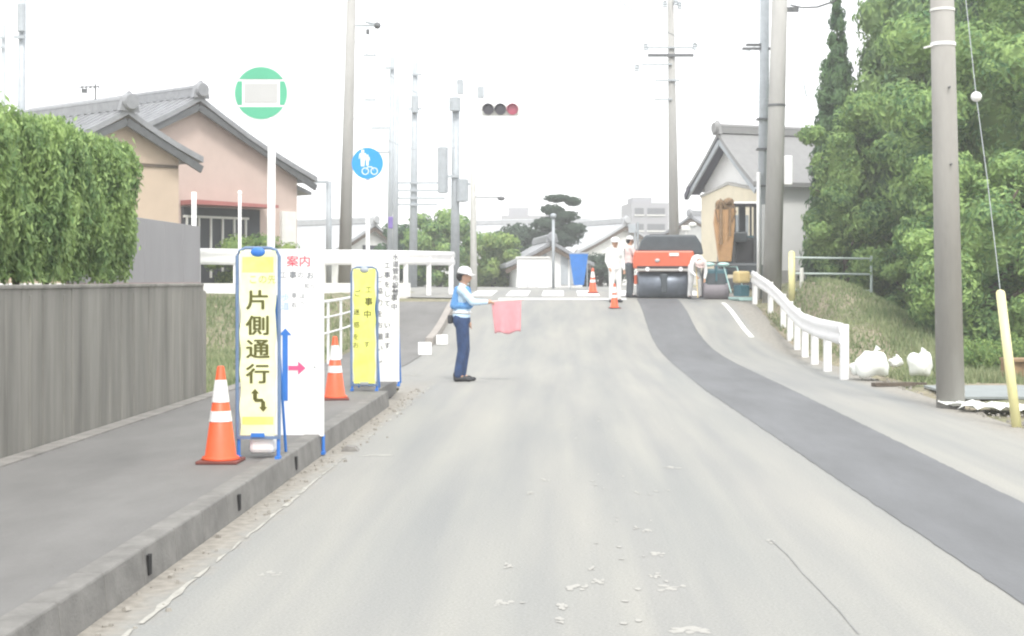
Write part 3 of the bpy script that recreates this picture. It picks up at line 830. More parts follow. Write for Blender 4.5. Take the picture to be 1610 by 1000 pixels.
# white shed left of the low house
c = px(838, 455, 54)
t = thing('white_shed', 'plain white storage shed in front of the low tiled house', 'shed', (c.x, 54, 1.2), .05)
MB().box((0, .6, .55), (1.15, 1.2, 1.1)).build('wall', M['white'], t, bevel=.02)
MB().box((0, .6, 1.13), (1.25, 1.3, .06)).build('roof', M['offwhite'], t)
MB().box((.15, -.01, .5), (.02, .03, .95)).box((-.2, -.01, .5), (.02, .03, .95)).build('door_seam', M['steel'], t)
# ------------------------------------------------------------------ guardrails and fences
def place_post(mb, x, y, z0, z1, w=.1): mb.box((x, y, (z0 + z1) / 2), (w, w, z1 - z0))
GR = 'white guardrails around the junction'
def beam_rail(name, label, pts, ztops, zg, posts, width=.3, group=None, pw=.09):
    """corrugated beam following pts"""
    o = pts[0]; t = thing(name, label, 'guardrail', (o[0], o[1], zg[0]), group=group)
    mb = MB(); n = len(pts)
    prof = [(0, 0), (.035, .04), (.035, .1), (0, .15), (.035, .2), (.035, .26), (0, .31)]
    k_ = width / .31
    vs_ = []
    for i in range(n):
        a_ = Vector(pts[max(0, i - 1)]); b_ = Vector(pts[min(n - 1, i + 1)]); d = (b_ - a_).normalized(); nn = Vector((d.y, -d.x))
        if nn.dot(Vector((-pts[i][0], -pts[i][1]))) < 0: nn = -nn
        for q_, dz in prof:
            vs_.append((pts[i][0] - o[0] + nn.x * (q_ + .05), pts[i][1] - o[1] + nn.y * (q_ + .05), ztops[i] - zg[0] - width + dz * k_))
        for q_, dz in reversed(prof):
            vs_.append((pts[i][0] - o[0] + nn.x * (q_ + .02), pts[i][1] - o[1] + nn.y * (q_ + .02), ztops[i] - zg[0] - width + dz * k_))
    m_ = 14; ff = []
    for i in range(n - 1):
        for j in range(m_): ff.append((i * m_ + j, i * m_ + (j + 1) % m_, (i + 1) * m_ + (j + 1) % m_, (i + 1) * m_ + j))
    ff += [tuple(range(m_)), tuple(range((n - 1) * m_, n * m_))]
    mb.add(vs_, ff); mb.build('beam', M['white'], t, smooth=True)
    for (x, y, z0_, z1_) in posts:
        MB().box((x - o[0], y - o[1], (z0_ + z1_) / 2 - zg[0]), (pw, pw, z1_ - z0_)).build('post', M['white'], t, bevel=.01)
    return t
ry = [22, 23.5, 25, 26.5, 28, 29.5, 31, 32.5, 34, 35, 36, 37, 38]
def rx(y): return float(np.interp(y, [22, 25, 28, 31, 34, 36, 38], [4.26, 4.42, 4.66, 4.92, 5.15, 5.13, 5.0]))
def rtop(y): return float(np.interp(y, [22, 25, 28, 31, 34, 36, 38], [.85, .84, .86, .98, 1.2, 1.48, 1.74]))
posts = []
for k in range(9):
    y_ = 22.06 + 1.98 * k
    posts.append((rx(y_) , y_, min(g(y_), rtop(y_) - .85) - .05, rtop(y_) - .02))
beam_rail('guardrail', 'white guardrail curving up the right edge of the road', [(rx(y_), y_) for y_ in ry], [rtop(y_) for y_ in ry], [0] * 13, posts, width=.33, pw=.12)
# rail across the left background
A = px(308, 0, 36); B_ = px(560, 0, 39); 
xs_ = [px(308, 0, 36).x, px(430, 0, 37).x, px(560, 0, 39).x, px(640, 0, 41).x, px(712, 0, 42.6).x]
ys_ = [36, 37, 39, 41, 42.6]
zt = [2.28, 2.26, 2.3, 2.32, 2.32]
pt = list(zip(xs_, ys_)); ps = []
for k in range(9):
    f = .02 + k * .985 * 4 / 8; i = min(3, int(f)); ff_ = f - i
    x_ = xs_[i] * (1 - ff_) + xs_[i + 1] * ff_; y_ = ys_[i] * (1 - ff_) + ys_[i + 1] * ff_
    ps.append((x_, y_, 1.0, zt[i] - .05))
beam_rail('guardrail', 'long white guardrail crossing behind the yellow and white signboards', pt, zt, [1.1] * 5, ps, width=.40, pw=.13)
# concrete coping under it
mb = MB()
for i in range(3):
    a_ = Vector((xs_[i], ys_[i], 0)); b_ = Vector((xs_[i + 1], ys_[i + 1], 0)); d = b_ - a_
    mb.box(((a_ + b_) / 2 + Vector((0, -.25 + 0.0, 1.14))), (d.length, .3, .55), Matrix.Rotation(math.atan2(d.y, d.x), 3, 'Z'))
tag(mb.build('retaining_kerb', M['plaster']), 'pale concrete upstand beneath the white guardrail on the left', 'kerb wall')
# sloping pipe railing of the ramp pavement
t = thing('pipe_railing', 'white pipe railing climbing the ramp behind the first white signboard', 'railing', (-4.15, 23, 0))
yy = [23 + .75 * k for k in range(17)]
for q_, dz in ((.025, 1.0), (.018, .72), (.018, .44)):
    MB().path([(0, y_ - 23, g(y_) + dz + .12) for y_ in yy], q_, 8).build('rail', M['white'], t)
for k in range(0, 17, 2):
    y_ = yy[k]; MB().tube((0, y_ - 23, g(y_) - .05), (0, y_ - 23, g(y_) + 1.13), .024).build('post', M['white'], t)
# fence on the bank, right
c0 = px(1245, 440, 36); c1 = px(1370, 440, 36.5)
t = thing('pipe_fence', 'pale three rail pipe fence on the bank before the trees', 'fence', (c0.x, 36, 1.3))
dx = c1.x - c0.x
for py_ in (405, 430, 456):
    z = CAMZ - (py_ - VY) / FOC * 36 - 1.3
    MB().tube((0, 0, z), (dx, .5, z - .02), .026).build('rail', M['palegrey'], t)
MB().tube((dx, .5, -.9), (dx, .5, .8), .035).build('post', M['palegrey'], t)
MB().tube((.25, .05, -.3), (.25, .05, .5), .05).build('post', M['offwhite'], t)
c = px(1245, 470, 35.6)
tag(MB().tube((0, 0, -.2), (0, 0, 1.12), .085, .08, 14).ellip((0, 0, 1.12), (.08, .08, .05)).build('marker_post', M['postyellow'], None, True, loc=c), 'short cream yellow post at the near end of the pale pipe fence', 'post')
# ------------------------------------------------------------------ poles
def pole_thing(name, label, xb, yb, xt, yt, Y, rb, rt, m, zb=None, group=None, cat='utility pole'):
    b = px(xb, yb, Y); 
    if zb is not None: b = Vector((px(xb, 440, Y).x, Y, zb))
    tp = px(xt, yt, Y)
    t = thing(name, label, cat, b, group=group)
    MB().tube((0, 0, -.1), tp - b, rb, rt, 20).build('shaft', m, t, smooth=True)
    return t, b, tp
UP = 'utility poles along the road'
# near right pole
t, b, tp = pole_thing('utility_pole', 'thick grey concrete pole nearest on the right with white bands', 1495, 642, 1477, -200, 17.2, .165, .128, M['concrete'], group=UP)
def band(t, b, tp, z, r, h, m, name='band'):
    f = (z - b.z) / (tp.z - b.z); p = (tp - b) * f
    return MB().lathe([(r, -h / 2), (r + .006, -h / 2), (r + .006, h / 2), (r, h / 2)], p, 20).build(name, m, t, smooth=False)
pm = FOC / 17.2
band(t, b, tp, 1.5 + 370 / pm, .142, .04, M['white']); band(t, b, tp, 1.5 + 424 / pm, .139, .03, M['offwhite'])
for py_ in (140, 260): 
    f = (1.5 + (440 - py_) / pm - b.z) / (tp.z - b.z); MB().tube((tp - b) * f + Vector((.02, -.14, 0)), (tp - b) * f + Vector((.02, -.19, 0)), .012).build('bolt', M['steeld'], t)
f = (1.5 + 368 / pm) / tp.z
MB().path([(tp - b) * f + Vector((-.13, -.03, 0)), (tp - b) * f + Vector((-.24, -.05, -.03))], .012, 6).build('hook', M['offwhite'], t)
MB().path([(-.165, -.02, 1.0), (-.155, -.02, 2.2), (-.15, -.02, 2.7)], .016, 6).build('conduit', M['offwhite'], t)
# guy wire + cover
gb = px(1599, 675, 14.9); gt = px(1573, 460, 15.1)
t = thing('guy_wire', 'leaning pale yellow guy wire cover beside the thick right pole', 'guy wire', gb)
MB().tube((0, 0, 0), gt - gb, .05, .046, 16).ellip(gt - gb, (.046, .046, .03)).build('cover', M['postyellow'], t, smooth=True)
w1 = px(1552, 280, 15.5); w2 = px(1535, 152, 15.8); w3 = px(1512, -60, 16.3)
MB().path([gt - gb, w1 - gb, w2 - gb, w3 - gb], .004, 6).build('wire', M['steel'], t)
MB().ellip(w2 - gb, (.06, .06, .055)).build('insulator', M['white'], t, smooth=True)
# pole pair
t, b, tp = pole_thing('utility_pole', 'grey concrete pole of the pair behind the guardrail', 1213, 440, 1229, -120, 37.8, .25, .19, M['concrete_mid'], zb=.9, group=UP)
pm = FOC / 37.8
for py_ in (166, 345): band(t, b, tp, 1.5 + (440 - py_) / pm, .225, .06, M['steeld'])
MB().box((.42, 0, 1.5 + 172 / pm - .9), (.22, .2, .75)).box((.3, 0, 1.5 + 170 / pm - .9), (.3, .05, .05)).build('meter_box', M['white'], t, bevel=.02)
q0 = tp - b
MB().box((.45, 0, 1.5 + 425 / pm - .9), (.5, .1, .12)).build('bracket', M['steeld'], t)
t, b, tp = pole_thing('utility_pole', 'slim bluish steel pole of the pair behind the guardrail', 1199, 440, 1203, -120, 39.0, .15, .12, M['steel'], zb=.95, group=UP)
pm = FOC / 39
MB().box((-.15, -.05, 1.5 + 363 / pm - .95), (.8, .08, .07)).box((-.2, -.05, 1.5 + 369 / pm - .95), (.5, .08, .07)).build('crossarm', M['steeld'], t)
for py_ in (188, 235, 293): MB().box((0, -.05, 1.5 + (440 - py_) / pm - .95), (.34, .3, .05)).build('clamp', M['steeld'], t)
MB().tube((-.14, -.25, 0), (-.14, -.25, 3.4), .05).build('cable_guard', M['white'], t, smooth=True)
MB().box((.05, -.2, 1.75), (.2, .05, 1.6)).build('number_plate', M['white'], t)
# pole 3 with crossarms
t, b, tp = pole_thing('utility_pole', 'tall crossarmed utility pole rising behind the orange roller', 1061, 440, 1054, -30, 51, .2, .10, M['concrete_mid'], zb=1.2, group=UP)
pm = FOC / 51
def zz_(y): return 1.5 + (440 - y) / pm - 1.2
def arm(t, x0_, x1_, y_, cx, Y, th=.07, m=None, r=None):
    pm_ = FOC / Y
    return MB().box((((x0_ + x1_) / 2 - cx) / pm_, -.15, 1.5 + (440 - y_) / pm_ - 1.2), ((x1_ - x0_) / pm_, .1, th)).build('crossarm', m or M['steel'], t)
arm(t, 1018, 1090, 88, 1061, 51, .1, M['steeld']); arm(t, 1014, 1094, 76, 1061, 51, .05)
arm(t, 1008, 1056, 102, 1061, 51, .05); arm(t, 1030, 1068, 127, 1061, 51, .06); arm(t, 1028, 1056, 157, 1061, 51, .05)
for (x_, y_) in ((1015, 75), (1092, 74), (1001, 108), (1062, 4), (1045, 8), (1068, 10)):
    MB().lathe([(.02, -.12), (.09, -.1), (.06, -.03), (.09, 0), (.06, .06), (.09, .09), (.02, .14)], ((x_ - 1061) / pm, -.15, zz_(y_)), 10).build('insulator', M['steel'], t)
# left tall pole with arm
t, b, tp = pole_thing('utility_pole', 'tall grey pole left of the round blue sign', 541, 440, 554, -60, 42, .19, .12, M['concrete_mid'], zb=1.15, group=UP)
pm = FOC / 42
MB().tube(((560 - 541) / pm, -.1, 1.5 + 399 / pm - 1.15), ((590 - 541) / pm, -.1, 1.5 + 399 / pm - 1.15), .035).tube(((575 - 541) / pm, -.1, 1.5 + 405 / pm - 1.15), ((596 - 541) / pm, -.1, 1.5 + 400 / pm - 1.15), .04).build('arm', M['steel'], t)
MB().ellip(((594 - 541) / pm, -.1, 1.5 + 399 / pm - 1.15), (.1, .1, .1)).tube(((579 - 541) / pm, -.1, 1.5 + 393 / pm - 1.15), ((579 - 541) / pm, -.1, 1.5 + 385 / pm - 1.15), .05).build('insulator', M['steeld'], t)
# far poles
def far_pole(label, xb, xt, yt, Y, rb, rt, m, arms=(), boxes=()):
    t, b, tp = pole_thing('utility_pole', label, xb, 440, xt, yt, Y, rb, rt, m, zb=1.15, group=UP)
    pm_ = FOC / Y
    for (x0_, x1_, y_) in arms: MB().box((((x0_ + x1_) / 2 - xb) / pm_, -.18, 1.5 + (440 - y_) / pm_ - 1.15), ((x1_ - x0_) / pm_, .08, .08)).build('crossarm', M['steel'], t)
    for (x0_, y_, w, h_) in boxes: MB().lathe([(.05, -h_ / 2), (w / 2, -h_ / 2 + .03), (w / 2, h_ / 2 - .03), (.05, h_ / 2)], ((x0_ - xb) / pm_, -.2, 1.5 + (440 - y_) / pm_ - 1.15), 12).build('transformer', M['steel'], t)
    return t
far_pole('pale pole at the far left behind the hedge', 31, 36, -40, 40, .13, .09, M['steel'], ((26, 42, 60),), ((38, 30, .22, .8),))
far_pole('thin pale pole cut off by the left edge of the picture', 3, 6, 40, 60, .12, .08, M['steel'], ((-8, 10, 60), (-8, 9, 75)))
far_pole('faint pole with short arms just right of the blue sign', 613, 617, 90, 55, .13, .09, M['steel'], ((572, 592, 88), (606, 622, 108), (574, 592, 158), (585, 612, 202), (590, 612, 240)))
far_pole('dark slender pole next to the faint short armed one', 620, 625, 150, 50, .10, .07, M['steel'])
far_pole('pole carrying four stacked crossarms before the green trees', 649, 653, 95, 58, .17, .11, M['steel'], ((624, 690, 288), (624, 690, 300), (620, 700, 312), (622, 688, 322), (648, 664, 118), (642, 664, 172)), ((653, 165, .3, .7),))
far_pole('whitish pole with a grey transformer left of the traffic light', 715, 717, 155, 50, .16, .13, M['steel'], ((692, 722, 278), (722, 745, 290)), ((697, 268, .35, 1.6), (716, 165, .4, .5), (724, 136, .22, .45), (728, 300, .4, .8)))
t = far_pole('slim grey post before the white fence on the left', 517, 517, 285, 45, .09, .09, M['steel'], ((470, 517, 287),))
# traffic light
t, b, tp = pole_thing('traffic_light', 'slender pole with horizontal three lens traffic signal on its arm', 745, 440, 742, 32, 46, .11, .05, M['offwhite'], zb=1.15, cat='traffic light')
pm = FOC / 46
def loc(x_, y_): return Vector(((x_ - 745) / pm, 0, 1.5 + (440 - y_) / pm - 1.15))
MB().tube(loc(733, 172), loc(815, 172), .035).tube(loc(744, 150), loc(762, 171), .02).build('arm', M['offwhite'], t)
hs = MB().box(loc(787, 173), (60 / pm, .12, 19 / pm)).build('signal_head', M['offwhite'], t, bevel=.08)
for k, x_ in enumerate((768, 787, 806)):
    ml = M['lampdark'] if k < 2 else M['lampred']
    ln = MB().lathe([(.01, 0), (.165, 0), (.165, -.08), (.01, -.1)], loc(x_, 173) + Vector((0, -.07, 0)), 20, 'Y').build('lens', ml, hs)
    mb = MB(); nseg = 10
    for j in range(nseg):
        a0 = math.pi * (j / nseg) * 1.1 - .15; a1 = math.pi * ((j + 1) / nseg) * 1.1 - .15; c_ = loc(x_, 173)
        v_ = []
        for aa in (a0, a1):
            for rr_ in (.17, .185): v_.append((c_.x + rr_ * math.cos(aa), -.06, c_.z + rr_ * math.sin(aa)))
        v_ += [(p_[0], -.28, p_[2]) for p_ in v_]
        mb.add(v_, [(0, 1, 3, 2), (4, 6, 7, 5), (0, 4, 5, 1), (2, 3, 7, 6), (1, 5, 7, 3), (0, 2, 6, 4)])
    mb.build('visor', ml, hs)
MB().box(loc(756, 145), (.2, .2, .35)).box(loc(724, 140), (.2, .2, .3)).build('detector', M['steel'], t)
MB().tube(loc(745, 310), loc(790, 310), .02).ellip(loc(788, 312), (.12, .1, .07)).build('small_lamp', M['steeld'], t)
def sag(p, q, s_, n_=14): return [p.lerp(q, k / n_) - Vector((0, 0, s_ * 4 * (k / n_) * (1 - k / n_))) for k in range(n_ + 1)]
for lab, p, q in (('upper thin wire between the crossarmed pole and the stacked crossarm pole', px(1018, 76, 51), px(690, 288, 58)),
                  ('middle thin wire between the crossarmed pole and the stacked crossarm pole', px(1008, 102, 51), px(690, 300, 58)),
                  ('lower thin wire between the crossarmed pole and the stacked crossarm pole', px(1030, 127, 51), px(700, 312, 58)),
                  ('thin wire from the tall left pole to the faint short armed pole', px(590, 41, 42), px(590, 90, 55)),
                  ('thin wire from the crossarmed pole to the bluish steel pole', px(1094, 76, 51), px(1190, 70, 39)),
                  ('upper thin cable from the tall left pole toward the transformer pole', px(554, 60, 42), px(717, 160, 50)),
                  ('lower thin cable from the tall left pole toward the transformer pole', px(549, 180, 42), px(717, 230, 50)),
                  ('thin cable from the concrete pole of the pair to the crossarmed pole', px(1222, 150, 37.8), px(1058, 130, 51)),
                  ('thin wire leaving the bluish steel pole to the upper left', px(1185, 78, 39), px(900, -60, 22))):
    tag(MB().path(sag(p, q, .5), .009, 5).build('overhead_wire', M['steel']), lab, 'wire', 'thin overhead wires')
# thin foreground sign pipes
tag(MB().tube((0, 0, 0), (0, 0, 3.0), .055, .05, 12).build('white_pipe', M['white'], None, True, loc=Vector((px(305, 0, 30).x, 30, 1.2 - .9))), 'tall thin white pipe standing before the beige gable', 'pole')
tag(MB().tube((0, 0, 0), (0, 0, 3.0), .04, .035, 12).ellip((0, 0, 3.0), (.05, .05, .06)).build('white_pipe', M['white'], None, True, loc=Vector((px(377, 0, 32).x, 32, .4))), 'shorter thin white pipe before the red awning', 'pole')
tag(MB().tube((0, 0, 0), (0, 0, 2.5), .05, .05, 12).lathe([(.02, 0), (.1, 0), (.1, .12), (.02, .16)], (0, 0, 2.42), 12).build('lamp_post', M['steel'], None, True, loc=Vector((px(870, 0, 50).x, 50, 1.2))), 'thin grey post between the white shed and the blue banner', 'pole')
# purple sign
c = px(618, 350, 52)
t = thing('hanging_sign', 'tiny purple square sign low on the faint pole', 'sign', c); MB().box((0, 0, 0), (.34, .05, .42)).build('board', mat('purple_sign', (.2, .14, .42), .5), t, bevel=.03)
MB().tube((0, .06, -2.2), (0, .06, .3), .03).build('post', M['offwhite'], t)
# blue banner
c = px(910, 430, 47)
t = thing('blue_banner', 'blue tapering tarpaulin hung on a frame beside the far cone', 'banner', (c.x, 47, 1.18))
MB().prism([(-.16, .15), (.16, .15), (.3, 1.15), (-.3, 1.15)], -.03, .03).build('sheet', M['tarp'], t)
MB().tube((-.27, .05, 0), (-.27, .05, 1.2), .02).tube((.27, .05, 0), (.27, .05, 1.2), .02).tube((-.3, .05, 1.18), (.3, .05, 1.18), .02).build('frame', M['steel'], t)
# TV antenna on the left roofs
c = px(150, 178, 36)
t = thing('television_antenna', 'small rooftop television antenna above the beige gable', 'antenna', c)
MB().tube((0, 0, -.4), (0, 0, .72), .02).build('mast', M['steeld'], t)
mb = MB(); mb.tube((-.4, 0, .64), (.1, 0, .66), .015)
for k in range(5): mb.tube((-.38 + k * .11, -.22, .64), (-.38 + k * .11, .22, .64), .01)
mb.box((-.27, 0, .55), (.12, .08, .1)); mb.build('boom', M['steeld'], t)
# overhead cables
tag(MB().path([px(1243, 8, 37.8), px(1262, 12, 37), px(1285, 11, 36), px(1312, 2, 35), px(1335, -20, 34)], .025, 6).build('overhead_cable', M['steeld'], None), 'short black cable sagging from the pole pair to the treetops', 'cable')
tag(MB().path([px(1240, 22, 37.8), px(1248, 60, 37.5), px(1256, 95, 37.2), px(1268, 152, 37)], [.012, .012, .012, .025], 6).build('hanging_cable', M['steel'], None), 'loose thin cable hanging from the concrete pole', 'cable')

# ------------------------------------------------------------------ signs
def sboard(name, label, X0, X1, Y, zb, ztop, zg, kind, rz=0.0, lean=0.0, legs=(0, 0), group=None):
    xc = (X0 + X1) / 2; w = X1 - X0
    t = thing(name, label, 'signboard', (xc, Y, zg), rz, group=group)
    h = ztop - zb; b0 = zb - zg
    fm = {'y': M['bluegrey'], 'w': M['white'], 'yb': M['bluegrey']}[kind]
    fw = .022 if kind != 'w' else .012
    pm_ = M['paleyellow'] if kind == 'y' else (M['yellow'] if kind == 'yb' else M['white'])
    mb = MB()
    if kind == 'w':
        mb.box((0, 0, b0 + h / 2), (w, .02, h))
    else:  # flexible film with slightly wavy edges
        n_ = 40; L_, R_ = [], []
        for k in range(n_ + 1):
            z = b0 + .02 + (h - .04) * k / n_; wv = .006 * math.sin(k * math.pi / 4)
            L_.append((-w / 2 + fw + .004 + wv, z)); R_.append((w / 2 - fw - .004 - wv, z))
        v_ = []; 
        for k in range(n_ + 1):
            v_ += [(L_[k][0], -.012, L_[k][1]), (R_[k][0], -.012, R_[k][1]), (L_[k][0], 0.002, L_[k][1]), (R_[k][0], .002, R_[k][1])]
        f_ = []
        for k in range(n_):
            a_ = 4 * k; f_ += [(a_, a_ + 1, a_ + 5, a_ + 4), (a_ + 3, a_ + 2, a_ + 6, a_ + 7), (a_ + 2, a_, a_ + 4, a_ + 6), (a_ + 1, a_ + 3, a_ + 7, a_ + 5)]
        f_ += [(0, 2, 3, 1), (4 * n_, 4 * n_ + 1, 4 * n_ + 3, 4 * n_ + 2)]
        mb.add(v_, f_)
    mb.build('board', pm_, t)
    mb = MB()
    lm = M['blue']
    if kind != 'w':
        mb.path([(-w / 2, 0, b0 - .01), (-w / 2, 0, b0 + h - .06), (-w / 2 + .02, 0, b0 + h - .02), (-w / 2 + .06, 0, b0 + h), (w / 2 - .06, 0, b0 + h), (w / 2 - .02, 0, b0 + h - .02), (w / 2, 0, b0 + h - .06), (w / 2, 0, b0 - .01)], .013, 8)
        mb.box((0, 0, b0 + .0), (w, .02, .02))
        mb.build('frame', M['bluegrey'], t)
        MB().ellip((0, -.012, b0 + h - .03), (.055, .018, .035)).box((0, -.01, b0 + .02), (.1, .02, .03)).build('clamp', M['blue'] if kind == 'y' else M['steel'], t)
    for sx, dz in ((-1, legs[0]), (1, legs[1])):
        xx = sx * (w / 2 - .008)
        MB().tube((xx, 0.012, dz), (xx, .012, b0 + .01), .014).box((xx, .0, dz + .012), (.035, .08, .024)).build('leg', lm, t)
    MB().path([(-w / 2 + .03, .02, b0 + h * .75), (-w / 2 + .03, .42, 0.01)], .012, 6).build('rear_leg', lm, t)
    MB().path([(w / 2 - .03, .02, b0 + h * .75), (w / 2 - .03 - (.1 if legs[1] < -.05 else 0), .42, 0.01)], .012, 6).build('rear_leg', lm, t)
    if kind != 'w': MB().box((0.02, .1, .1), (w * .6, .16, .12)).build('weight_bag', M['wcloth'], t, bevel=.03)
    return t, b0, h, w
def letters(t, items, m, y=-.0165):
    mb = MB()
    for (s, size, x, z, sx, bold) in items:
        offs = ((0, 0),) if bold <= 0 else ((0, 0), (bold, .0001), (-bold, .0002), (0, .0003))
        for q_, (dx_, dy_) in enumerate(offs):
            v_, f_ = text_obj(s, size, m, t, (x + dx_, y + dy_, z + (bold if q_ == 3 else 0)), sx=sx, bold=0); mb.add(v_, f_)
    return mb.build('lettering', m, t)
def shapes(t, name, polys, m, y=-.0165):
    mb = MB()
    for p in polys: mb.add([(a_, y, b_) for a_, b_ in p], [tuple(range(len(p)))])
    return mb.build(name, m, t)

G1 = 'construction notice boards on the footway'
t, b0, h, w = sboard('warning_board', 'nearest yellow board with big one lane traffic lettering and zigzag arrow', -2.395, -2.085, 10.8, .335, 1.735, .175, 'y', group=G1)
def py2z(y_, Y, zg): return CAMZ - (y_ - VY) / FOC * Y - zg
pm = FOC / 10.8
items = []
for ch, yy_ in (('片', 474), ('側', 514), ('通', 551), ('行', 590)):
    items.append((ch, .152, 0.0, py2z(yy_, 10.8, .175), 1.18, .0042))
letters(t, items, M['olive'])
letters(t, [('この先', .07, .035, py2z(440, 10.8, .175), 1.0, .0)], mat('faint_olive', (.42, .43, .12), .6))
# bright bands
for ya_, yb_ in ((428, 404), (667, 655)):
    shapes(t, 'colour_band', [[(-.115, py2z(ya_, 10.8, .175)), (.115, py2z(ya_, 10.8, .175)), (.115, py2z(yb_, 10.8, .175)), (-.115, py2z(yb_, 10.8, .175))]], M['yellow'], -.0145)
zc = py2z(629, 10.8, .175)
shapes(t, 'zigzag_arrow', [[(-.045, .01), (-.015, .01), (-.015, .05), (.0, .05), (-.03, .085), (-.06, .05), (-.045, .05)],
                          [(-.045, .012), (-.03, -.012), (.04, -.012 + .0), (.025, .012)],
                          [(.045, -.01), (.015, -.01), (.015, -.05), (.0, -.05), (.03, -.085), (.06, -.05), (.045, -.05)]], M['olive'])
o = t.children[-1]
for v in o.data.vertices: v.co.z += zc; v.co.x += 0.01

t, b0, h, w = sboard('notice_board', 'nearer white notice board with red heading and blue and pink arrows', -2.63, -2.03, 12.5, .165, 1.765, .18, 'w', legs=(0, -.17), group=G1)
Y_ = 12.5; zg = .18
def bx(x_): return (x_ - VX) / FOC * Y_ + 2.33
def bz(y_): return py2z(y_, Y_, zg)
letters(t, [('案内', .1, bx(470), bz(412), 1.05, .0015)], M['red'], -.0135)
letters(t, [('工', .06, bx(446), bz(433), 1, 0), ('事', .065, bx(461), bz(433), 1, .001), ('の', .06, bx(473), bz(433), 1, 0), ('お', .065, bx(488), bz(434), 1, .001),
            ('知', .045, bx(483), bz(450), 1, 0), ('ら', .045, bx(492), bz(450), 1, 0), ('車', .05, bx(463), bz(465), 1, 0), ('は', .05, bx(475), bz(466), 1, 0),
            ('右', .05, bx(463), bz(480), 1, 0), ('へ', .045, bx(476), bz(477), 1, 0), ('×', .05, bx(495), bz(578), 1, 0)], M['faint'], -.0135)
letters(t, [('歩', .075, bx(449), bz(468), 1, 0), ('道', .075, bx(449), bz(482), 1, 0)], M['faintblue'], -.0135)
shapes(t, 'blue_arrow', [[(bx(444.5), bz(630)), (bx(453), bz(630)), (bx(453), bz(527)), (bx(444.5), bz(527))], [(bx(439), bz(527)), (bx(459), bz(527)), (bx(449), bz(516))],
                         ], M['blue'], -.0135)
shapes(t, 'pink_arrow', [[(bx(454), bz(582)), (bx(469), bz(582)), (bx(469), bz(575)), (bx(454), bz(575))], [(bx(469), bz(589)), (bx(481), bz(578.5)), (bx(469), bz(568))]], M['pinkarrow'], -.0135)
for yy_ in (676,):
    pass

t, b0, h, w = sboard('warning_board', 'farther yellow board with two columns of small lettering', -2.5, -2.19, 17.4, .25, 1.65, .18, 'yb', group=G1)
Y_ = 17.4; zg = .18
def bx(x_): return (x_ - VX) / FOC * Y_ + 2.345
def bz(y_): return py2z(y_, Y_, zg)
letters(t, [('工', .085, bx(580), bz(456), 1, .0), ('事', .1, bx(580), bz(475), 1, .002), ('中', .1, bx(578), bz(495), 1, .001), ('す', .08, bx(577), bz(542), 1, .0),
            ('ご', .085, bx(562), bz(462), 1, .001), ('迷', .08, bx(561), bz(491), 1, .001), ('惑', .08, bx(561), bz(511), 1, 0), ('を', .08, bx(560), bz(530), 1, 0), ('お', .08, bx(560), bz(543), 1, 0)], M['olive'])
t, b0, h, w = sboard('notice_board', 'farther white notice board covered with upright columns of black text', -2.6, -2.02, 18.2, .235, 1.82, .18, 'w', legs=(0, -.0), group=G1)
Y_ = 18.2; zg = .18
def bx(x_): return (x_ - VX) / FOC * Y_ + 2.31
it = []
for k, (ch, x_, y_) in enumerate([(c_, 622, 405 + 11 * i) for i, c_ in enumerate('水道管布設替')] + [(c_, 609, 418 + 15 * i) for i, c_ in enumerate('工事をして')] + [(c_, 620, 455 + 14 * i) for i, c_ in enumerate('工事中')]
                                + [(c_, 597, 440 + 18 * i) for i, c_ in enumerate('ご協力をお願いし')] + [(c_, 609, 512 + 16 * i) for i, c_ in enumerate('います')]):
    it.append((ch, .085, bx(x_), bz(y_), 1, 0.0012))
letters(t, it, mat('grey_lettering', (.11, .11, .13), .6), -.0135)

# bus stop sign
t = thing('bus_stop_sign', 'round white and green bus stop sign on a thick white pole', 'sign', (-2.634, 13.2, .18))
pm = FOC / 13.2
dz = CAMZ + 293 / pm - .18; dxx = (412 - 424.5) / pm
MB().tube((0, 0, 0), ((428 - 424.5) / pm, 0, dz - .22), .038, .034, 16).build('pole', M['white'], t, smooth=True)
ds = MB().lathe([(.005, 0), (.25, 0), (.25, .03), (.005, .03)], (dxx, -.03, dz), 48, 'Y').build('disc', M['white'], t)
mb = MB()
R_ = .235
def seg(a0, a1, zlim):
    pts_ = [(R_ * math.cos(a_), R_ * math.sin(a_)) for a_ in np.linspace(a0, a1, 24)]
    return pts_
for sgn in (1, -1):
    a_ = math.asin(.125 / R_); p = [(R_ * math.cos(q_), sgn * R_ * math.sin(q_)) for q_ in np.linspace(a_, math.pi - a_, 24)]
    mb.add([(dxx + x_, -.034, dz + z_) for x_, z_ in p], [tuple(range(24))])
    xx = .17; b_ = math.acos(xx / R_) * .62
    p = [(sgn * R_ * math.cos(q_), R_ * math.sin(q_)) for q_ in np.linspace(-b_, b_, 12)] + [(sgn * xx, R_ * math.sin(b_)), (sgn * xx, -R_ * math.sin(b_))]
    mb.add([(dxx + x_, -.034, dz + z_) for x_, z_ in p], [tuple(range(14))])
mb.build('green_segments', M['green'], ds)
shapes(ds, 'centre_panel', [[(dxx - .15, dz - .085), (dxx + .15, dz - .085), (dxx + .15, dz + .085), (dxx - .15, dz + .085)]], M['palecream'], -.034)
